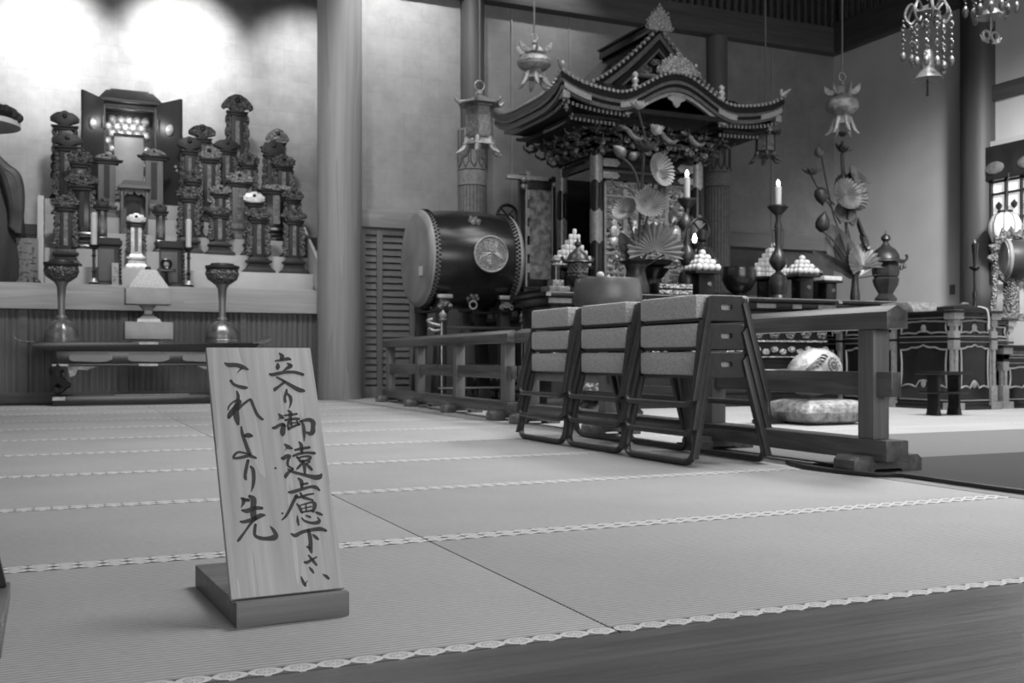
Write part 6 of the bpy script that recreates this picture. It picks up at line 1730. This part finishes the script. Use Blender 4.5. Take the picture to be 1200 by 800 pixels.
def on_fish(x, z):
    q = max(0, 1 - (x / (37 * kk)) ** 2 - ((z - hh * .5) / (hh * .5)) ** 2)
    return (x, -.15 * math.sqrt(q) - .004, z)
for i in range(30):
    a = i / 30 * 4.2 * PI; r_ = .052 * (1 - i / 32); ey.ball(on_fish(.045 + r_ * math.cos(a), hh * .66 + r_ * math.sin(a)), .008, 1, 1, 1, 6)
ey.ball(on_fish(.045, hh * .66), .014)
for k in range(5):
    ey.tube([on_fish(-.17 + k * .022 + .10 * f, hh * (.46 + .05 * k + .22 * math.sin(f * 2.2))) for f in [q / 10 for q in range(11)]], .006, 6)
ey.build('carved_scroll', GOLDD, fs_)
MB().box(.0, -.128, hh * .30, .42, .05, .018).build('slit', LACQ, fs_)
# white folded thing beside it
p = P(906, 440, 5.3); 
tag(pillow(.05, .06, .05).build('white_cloth_roll', WHITE, loc=(P(902, 440, 5.3).x, 5.32, .29)), 'small white cloth bundle on the little stand beside the wooden fish', 'cloth')
t = thing('small_stand', 'little black stand under the white cloth bundle beside the wooden fish', 'stand', (P(902, 440, 5.3).x, 5.32, 0))
MB().box(0, 0, .277, .14, .14, .025).box(0, 0, .012, .14, .14, .025).build('boards', LACQ, t, bevel=.003)
MB().lathe([(.03, .024), (.018, .1), (.018, .2), (.03, .265)], 12).build('stem', LACQ2, t)

# ================================================================= lacquer desks on the right
def cusp_loop(x0, x1, z0, z1, foot=True, top=3):
    w, h = x1 - x0, z1 - z0; pts = []
    n = 8
    for i in range(25):
        f = i / 24; x = x0 + w * f
        d = abs(f - .5) * 2
        z = z1 - h * .0 - .05 * min(w, h) * 2 * d - .03 * min(w, h) * abs(math.sin(PI * f * 4))
        pts.append((x, z))
    c = .10 * min(w, h)
    for i in range(1, 8): pts.append((x1 - .022 * w * math.sin(PI * i / 8) * (1 if foot else -.5), pts[24][1] - (pts[24][1] - z0 - c) * i / 8))
    for i in range(13):
        f = i / 12; x = x1 - w * f; z = z0 + c * .4 + .06 * min(w, h) * abs(math.sin(PI * f * 3)) + (.10 * min(w, h) if abs(f - .5) < .1 else 0)
        pts.append((x, z))
    for i in range(1, 8): pts.append((x0 + .022 * w * math.sin(PI * i / 8) * (1 if foot else -.5), z0 + c + (pts[0][1] - z0 - c) * i / 8))
    return pts
LINE = mat('gold_line', .30, rough=.4, metal=.3, var=.15)
def desk(label, corner, lx, ly, H, nx, ny, zsplit=.70):
    """corner = the near left corner; x to the right, y away"""
    t = thing('lacquer_desk', label, 'desk', (corner[0], corner[1], 0), 0, 'black lacquer desks with gold outlines')
    MB().bx(.02, lx - .02, .02, ly - .02, .06, H - .05).build('body', LACQ, t, bevel=.003)
    MB().bx(-.035, lx + .035, -.035, ly + .035, H - .022, H).bx(-.015, lx + .015, -.015, ly + .015, H - .05, H - .022).build('top', LACQ, t, bevel=.003)
    MB().bx(-.02, lx + .02, -.02, ly + .02, 0, .035).bx(0, lx, 0, ly, .035, .06).build('base', LACQ, t, bevel=.003)
    MB().bx(-.004, lx + .004, -.004, ly + .004, H * zsplit, H * zsplit + .02).build('waist_band', LACQ, t, bevel=.003)
    xs_ = [0] + [lx * (i + 1) / nx for i in range(nx)]; ys2 = [0] + [ly * (i + 1) / ny for i in range(ny)]
    posts = [(x, 0) for x in xs_] + [(0, y) for y in ys2[1:]]
    for (x, y) in posts:
        cx = min(max(x, .03), lx - .03); cy = min(max(y, .03), ly - .03); ft = MB()
        for z, hh_, ww in ((H - .035, .075, .105), (H * zsplit + .0, .15, .066), (.12, .14, .066), (.028, .057, .115), (H - .10, .05, .066)):
            ft.box(cx, cy, z, ww, ww, hh_)
        ft.box(cx, cy, H * .5, .0605, .0605, .001); ft.box(cx, cy, H * .5, .026, .064, H * .9 - .1); ft.box(cx, cy, H * .5, .064, .026, H * .9 - .1)
        ft.build('corner_fitting', GFIT, t, bevel=.004)
    ln = MB()
    for i in range(nx):
        a, b = xs_[i] + .085, xs_[i + 1] - .085
        for z0, z1, lo in ((H * zsplit + .055, H - .075, False), (.16, H * zsplit - .035, True)):
            ln.tube([(x, .012, z) for x, z in cusp_loop(a, b, z0, z1)], .0075, 6, True); ln.ball(((a + b) / 2, .014, z0 + .045), .028, 1, .4, 1.2, 10)
        for z in (H * zsplit + .032, H * zsplit - .012, .075, H - .055): ln.bx(xs_[i] + .07, xs_[i + 1] - .07, .010, .019, z - .004, z + .004)
    for i in range(ny):
        a, b = ys2[i] + .085, ys2[i + 1] - .085
        for z0, z1, lo in ((H * zsplit + .055, H - .075, False), (.16, H * zsplit - .035, True)):
            ln.tube([(.012, y, z) for y, z in cusp_loop(a, b, z0, z1)], .0075, 6, True); ln.ball((.014, (a + b) / 2, z0 + .045), .028, .4, 1, 1.2, 10)
        for z in (H * zsplit + .032, H * zsplit - .012, .075, H - .055): ln.bx(.010, .019, ys2[i] + .07, ys2[i + 1] - .07, z - .004, z + .004)
    ln.build('gold_outline', LINE, t)
    return t
Hd = .795
desk('tall black lacquer desk with gold cusped outlines, nearest the railing end', (6.56, 6.10), .47, 1.98, Hd, 1, 3)
q = P(1170, 470, 6.35)
desk('low black lacquer desk at the picture edge with a gold outlined panel', (7.03 + .13, 6.15), .60, .45, .52, 1, 1, .74)
desk('black lacquer desk behind the low one at the picture edge, under the hanging drum', (7.30, 6.85), .8, .9, .78, 1, 1)
# small perforated box in front of the low desk
p = P(1192, 480, 5.95)
t = thing('patterned_box', 'small pale box with a dotted pattern on the floor at the picture edge', 'box', (7.32, 5.85, 0))
MB().box(.05, 0, .0755, .30, .2, .15).build('body', mat('pale_box', .18, rough=.6, var=.1), t, bevel=.004)
dt = MB()
for i in range(9):
    for j in range(4): dt.box(-.085 + i * .034 + (.017 if j % 2 else 0), -.1, .03 + j * .033, .010, .004, .012)
dt.build('dot_pattern', mat('pale_box_dots', .05), t)
# low black footstool before the desk
p = P(1090, 478, 5.75)
t = thing('low_table', 'low black two-tier table in front of the gold outlined desk', 'table', (p.x, 5.62, 0))
MB().box(0, 0, .305, .32, .24, .022).box(0, 0, .165, .27, .2, .016).build('boards', LACQ, t, bevel=.003)
for sx_ in (-1, 1):
    MB().prism([(sx_ * .10 - .026, 0), (sx_ * .10 + .026, 0), (sx_ * .10 + .010, .07), (sx_ * .10 + .018, .293), (sx_ * .10 - .018, .293), (sx_ * .10 - .010, .07)], -.05, .05).build('leg', LACQ, t, bevel=.003)
# things on the tall desk
p = P(1082, 362, 6.9)
m = MB().prism([(-.24, 0), (.24, 0), (.20, .05), (.15, .09), (-.15, .095), (-.21, .05)], -.16, .16)
tag(m.build('brocade_bundle', mat('bundle_cloth', .17, rough=.85, var=.5, scale=30, bump=.5, bscale=40), loc=(6.80, 6.83, Hd + .0005), rotz=PI / 2, bevel=.02), 'dark patterned cloth bundle lying on the tall black desk', 'cloth')
t = thing('small_candlestick', 'slender black candlestick standing on the tall black desk before the round post', 'candlestick', (6.975, 6.27, Hd))
hz = P(1141, 280, 6.27).z - Hd
MB().lathe([(.055, 0), (.06, .012), (.02, .04), (.014, .10), (.022, .14), (.013, .18), (.013, hz * .56), (.045, hz * .60), (.045, hz * .62), (.014, hz * .64), (.018, hz * .75), (.028, hz * .93), (.012, hz * .96), (.002, hz)], 16).build('stick', LACQ, t)
t = thing('scripture_rest', 'small dark folded rest with a pale ribbon on the tall black desk', 'book rest', (6.72, 6.18, Hd))
MB().prism([(-.17, 0), (.17, 0), (.17, .02), (.05, .035), (-.02, .05), (-.17, .03)], -.09, .09).build('body', LACQ2, t, bevel=.004)
MB().ball((.02, -.02, .05), .03, 1.4, 1, .6).build('knob', GOLDD, t)
MB().tube(catmull([(.12, -.06, .03), (.15, -.115, .012), (.16, -.13, -.05), (.16, -.132, -.15)], 5), .008, 6).build('ribbon', WHITE, t)
# hanging drum in a gilt flame frame, cut by the picture edge
Yd = 7.25; p = P(1190, 303, Yd)
t = thing('hanging_drum', 'small round drum in a carved stand on the desk at the picture edge', 'drum', (p.x, Yd, .78))
dzc = p.z - .78; R = .175
Md = tr(0, 0, dzc) @ rz(-.55) @ ry(PI / 2)
MB().lathe([(R * .96, -.11), (R * 1.05, -.04), (R * 1.05, .04), (R * .96, .11)], 40, M=Md).build('shell', BROWN, t)
for sg in (-1, 1): MB().lathe([(R * .99, sg * .10), (R * .97, sg * .118), (.01, sg * .118)] if sg > 0 else [(.01, -.118), (R * .97, -.118), (R * .99, -.10)], 40, M=Md).build('drum_skin', mat('hang_skin', .20, rough=.5, var=.3, scale=8), t)
MB().torus((0, 0, 0), R * 1.02, .02, 'z', 40, 8, M=tr(0, 0, dzc) @ rz(-.55) @ ry(PI / 2) @ tr(0, 0, -.09)).build('pale_rim', mat('hang_rim', .18, rough=.5), t)
fr_ = MB().torus((0, .05, dzc), R * 1.3, .03, 'y', 32, 8)
for i in range(9):
    a = PI * (i / 8); fr_.lathe([(.05, 0), (.045, .03), (.02, .07), (.002, .10)], 8, M=tr(0, .05, dzc) @ ry(PI / 2 - a) @ tr(0, 0, R * 1.3))
fr_.prism([(-.30, 0), (.30, 0), (.24, .05), (.06, .07), (.05, dzc - R * 1.25), (-.05, dzc - R * 1.25), (-.06, .07), (-.24, .05)], .0, .10)
for sg in (-1, 1): fr_.tube([(sg * .26, .05, .05), (sg * .22, .05, dzc * .5), (sg * R * 1.25, .05, dzc * .8)], .03, 8)
fr_.build('stand_frame', CARVED, t)
t = thing('paper_lantern', 'pale ribbed paper lantern hanging before the lattice window at the picture edge', 'lantern', (P(1178, 268, 7.75).x, 7.75, P(1178, 268, 7.75).z))
MB().lathe([(.07, -.17), (.13, -.13), (.165, -.03), (.165, .05), (.13, .13), (.07, .165)], 24).build('shade', mat('lantern_paper', .6, rough=.8, emit=.06), t)
rb = MB()
for i in range(10):
    a = 2 * PI * i / 10; rb.tube([(r_ * math.cos(a), r_ * math.sin(a), z) for r_, z in ((.072, -.17), (.133, -.13), (.168, -.03), (.168, .05), (.133, .13), (.072, .166))], .005, 5)
rb.lathe([(.075, -.19), (.075, -.17), (.01, -.17)], 16).lathe([(.01, .165), (.075, .165), (.075, .19), (.01, .19)], 16)
rb.tube([(0, 0, .19), (.05, 0, 2.33 - t.location.z)], .006, 6)
rb.build('ribs', LACQ2, t)

# ================================================================= light
w = bpy.data.worlds.new('hall_light'); sc.world = w; w.use_nodes = True
bg = w.node_tree.nodes['Background']; bg.inputs[0].default_value = (1, 1, 1, 1); bg.inputs[1].default_value = .17
def area(name, loc, rot, sx, sy, e):
    l = bpy.data.lights.new(name, 'AREA'); l.shape = 'RECTANGLE'; l.size = sx; l.size_y = sy; l.energy = e
    o = bpy.data.objects.new(name, l); COL.objects.link(o); o.location = loc; o.rotation_euler = rot
    return o
def spot(name, loc, target, e, ang, blend=.25, r=.05):
    l = bpy.data.lights.new(name, 'SPOT'); l.energy = e; l.spot_size = math.radians(ang); l.spot_blend = blend; l.shadow_soft_size = r
    o = bpy.data.objects.new(name, l); COL.objects.link(o); o.location = loc
    d = Vector(target) - Vector(loc); o.rotation_euler = d.to_track_quat('-Z', 'Y').to_euler()
    return o
# ceiling lamps of the outer hall and the inner hall
def down(name, loc, e, ang=120, r=.35):
    return spot(name, loc, (loc[0], loc[1], 0), e, ang, .7, 1.0)
down('hall_lamp', (3.0, 3.2, 5.2), 880)
down('hall_lamp', (1.0, 7.2, 5.2), 380)
down('inner_lamp', (6.2, 4.8, 5.2), 1900)
down('inner_lamp', (4.6, 7.0, 5.2), 260)
# daylight from the open side behind the camera
area('open_side_daylight', (1.5, -7.0, 2.6), (math.radians(84), 0, 0), 10, 3.6, 560)
spot('alcove_front_fill', (.8, 7.6, 5.2), (1.0, 10.9, 1.3), 560, 84, .8, .25)  # unseen fill spot, added to brighten tablets, shelf and table from the front
spot('drum_front_lamp', (2.6, 6.6, 5.2), (3.3, 10.3, 1.6), 200, 70, .9, .25)
spot('inner_wall_lamp', (7.3, 4.6, 3.7), (9.25, 8.0, 1.3), 1500, 60, 1.0, .3)
# lamps washing the alcove wall and the gilded wall beside it
for px, py, e in ((52, 58, 1.0), (212, 66, 1.05), (358, 88, .45)):
    tg = P(px, py, YA)
    spot('alcove_lamp', (tg.x, 11.1, 4.75), tuple(tg), 340 * e, 58, .95)
tg = P(468, 50, YB); spot('wall_lamp', (tg.x, 9.3, 4.9), tuple(tg), 260, 80, 1.0)
tg = P(640, 70, YB); spot('wall_lamp', (tg.x, 9.5, 5.1), tuple(tg), 90, 70, 1.0)
# little lamp inside the open cabinet
l = bpy.data.lights.new('cabinet_lamp', 'POINT'); l.energy = 2.5; l.shadow_soft_size = .03
o = bpy.data.objects.new('cabinet_lamp', l); COL.objects.link(o); o.location = (cx, YC + .04, cz0 + ztop * .86)
sc.view_settings.view_transform = 'Standard'; sc.view_settings.look = 'None'; sc.view_settings.gamma = 1; sc.view_settings.exposure = 0
sc.view_settings.use_curve_mapping = False
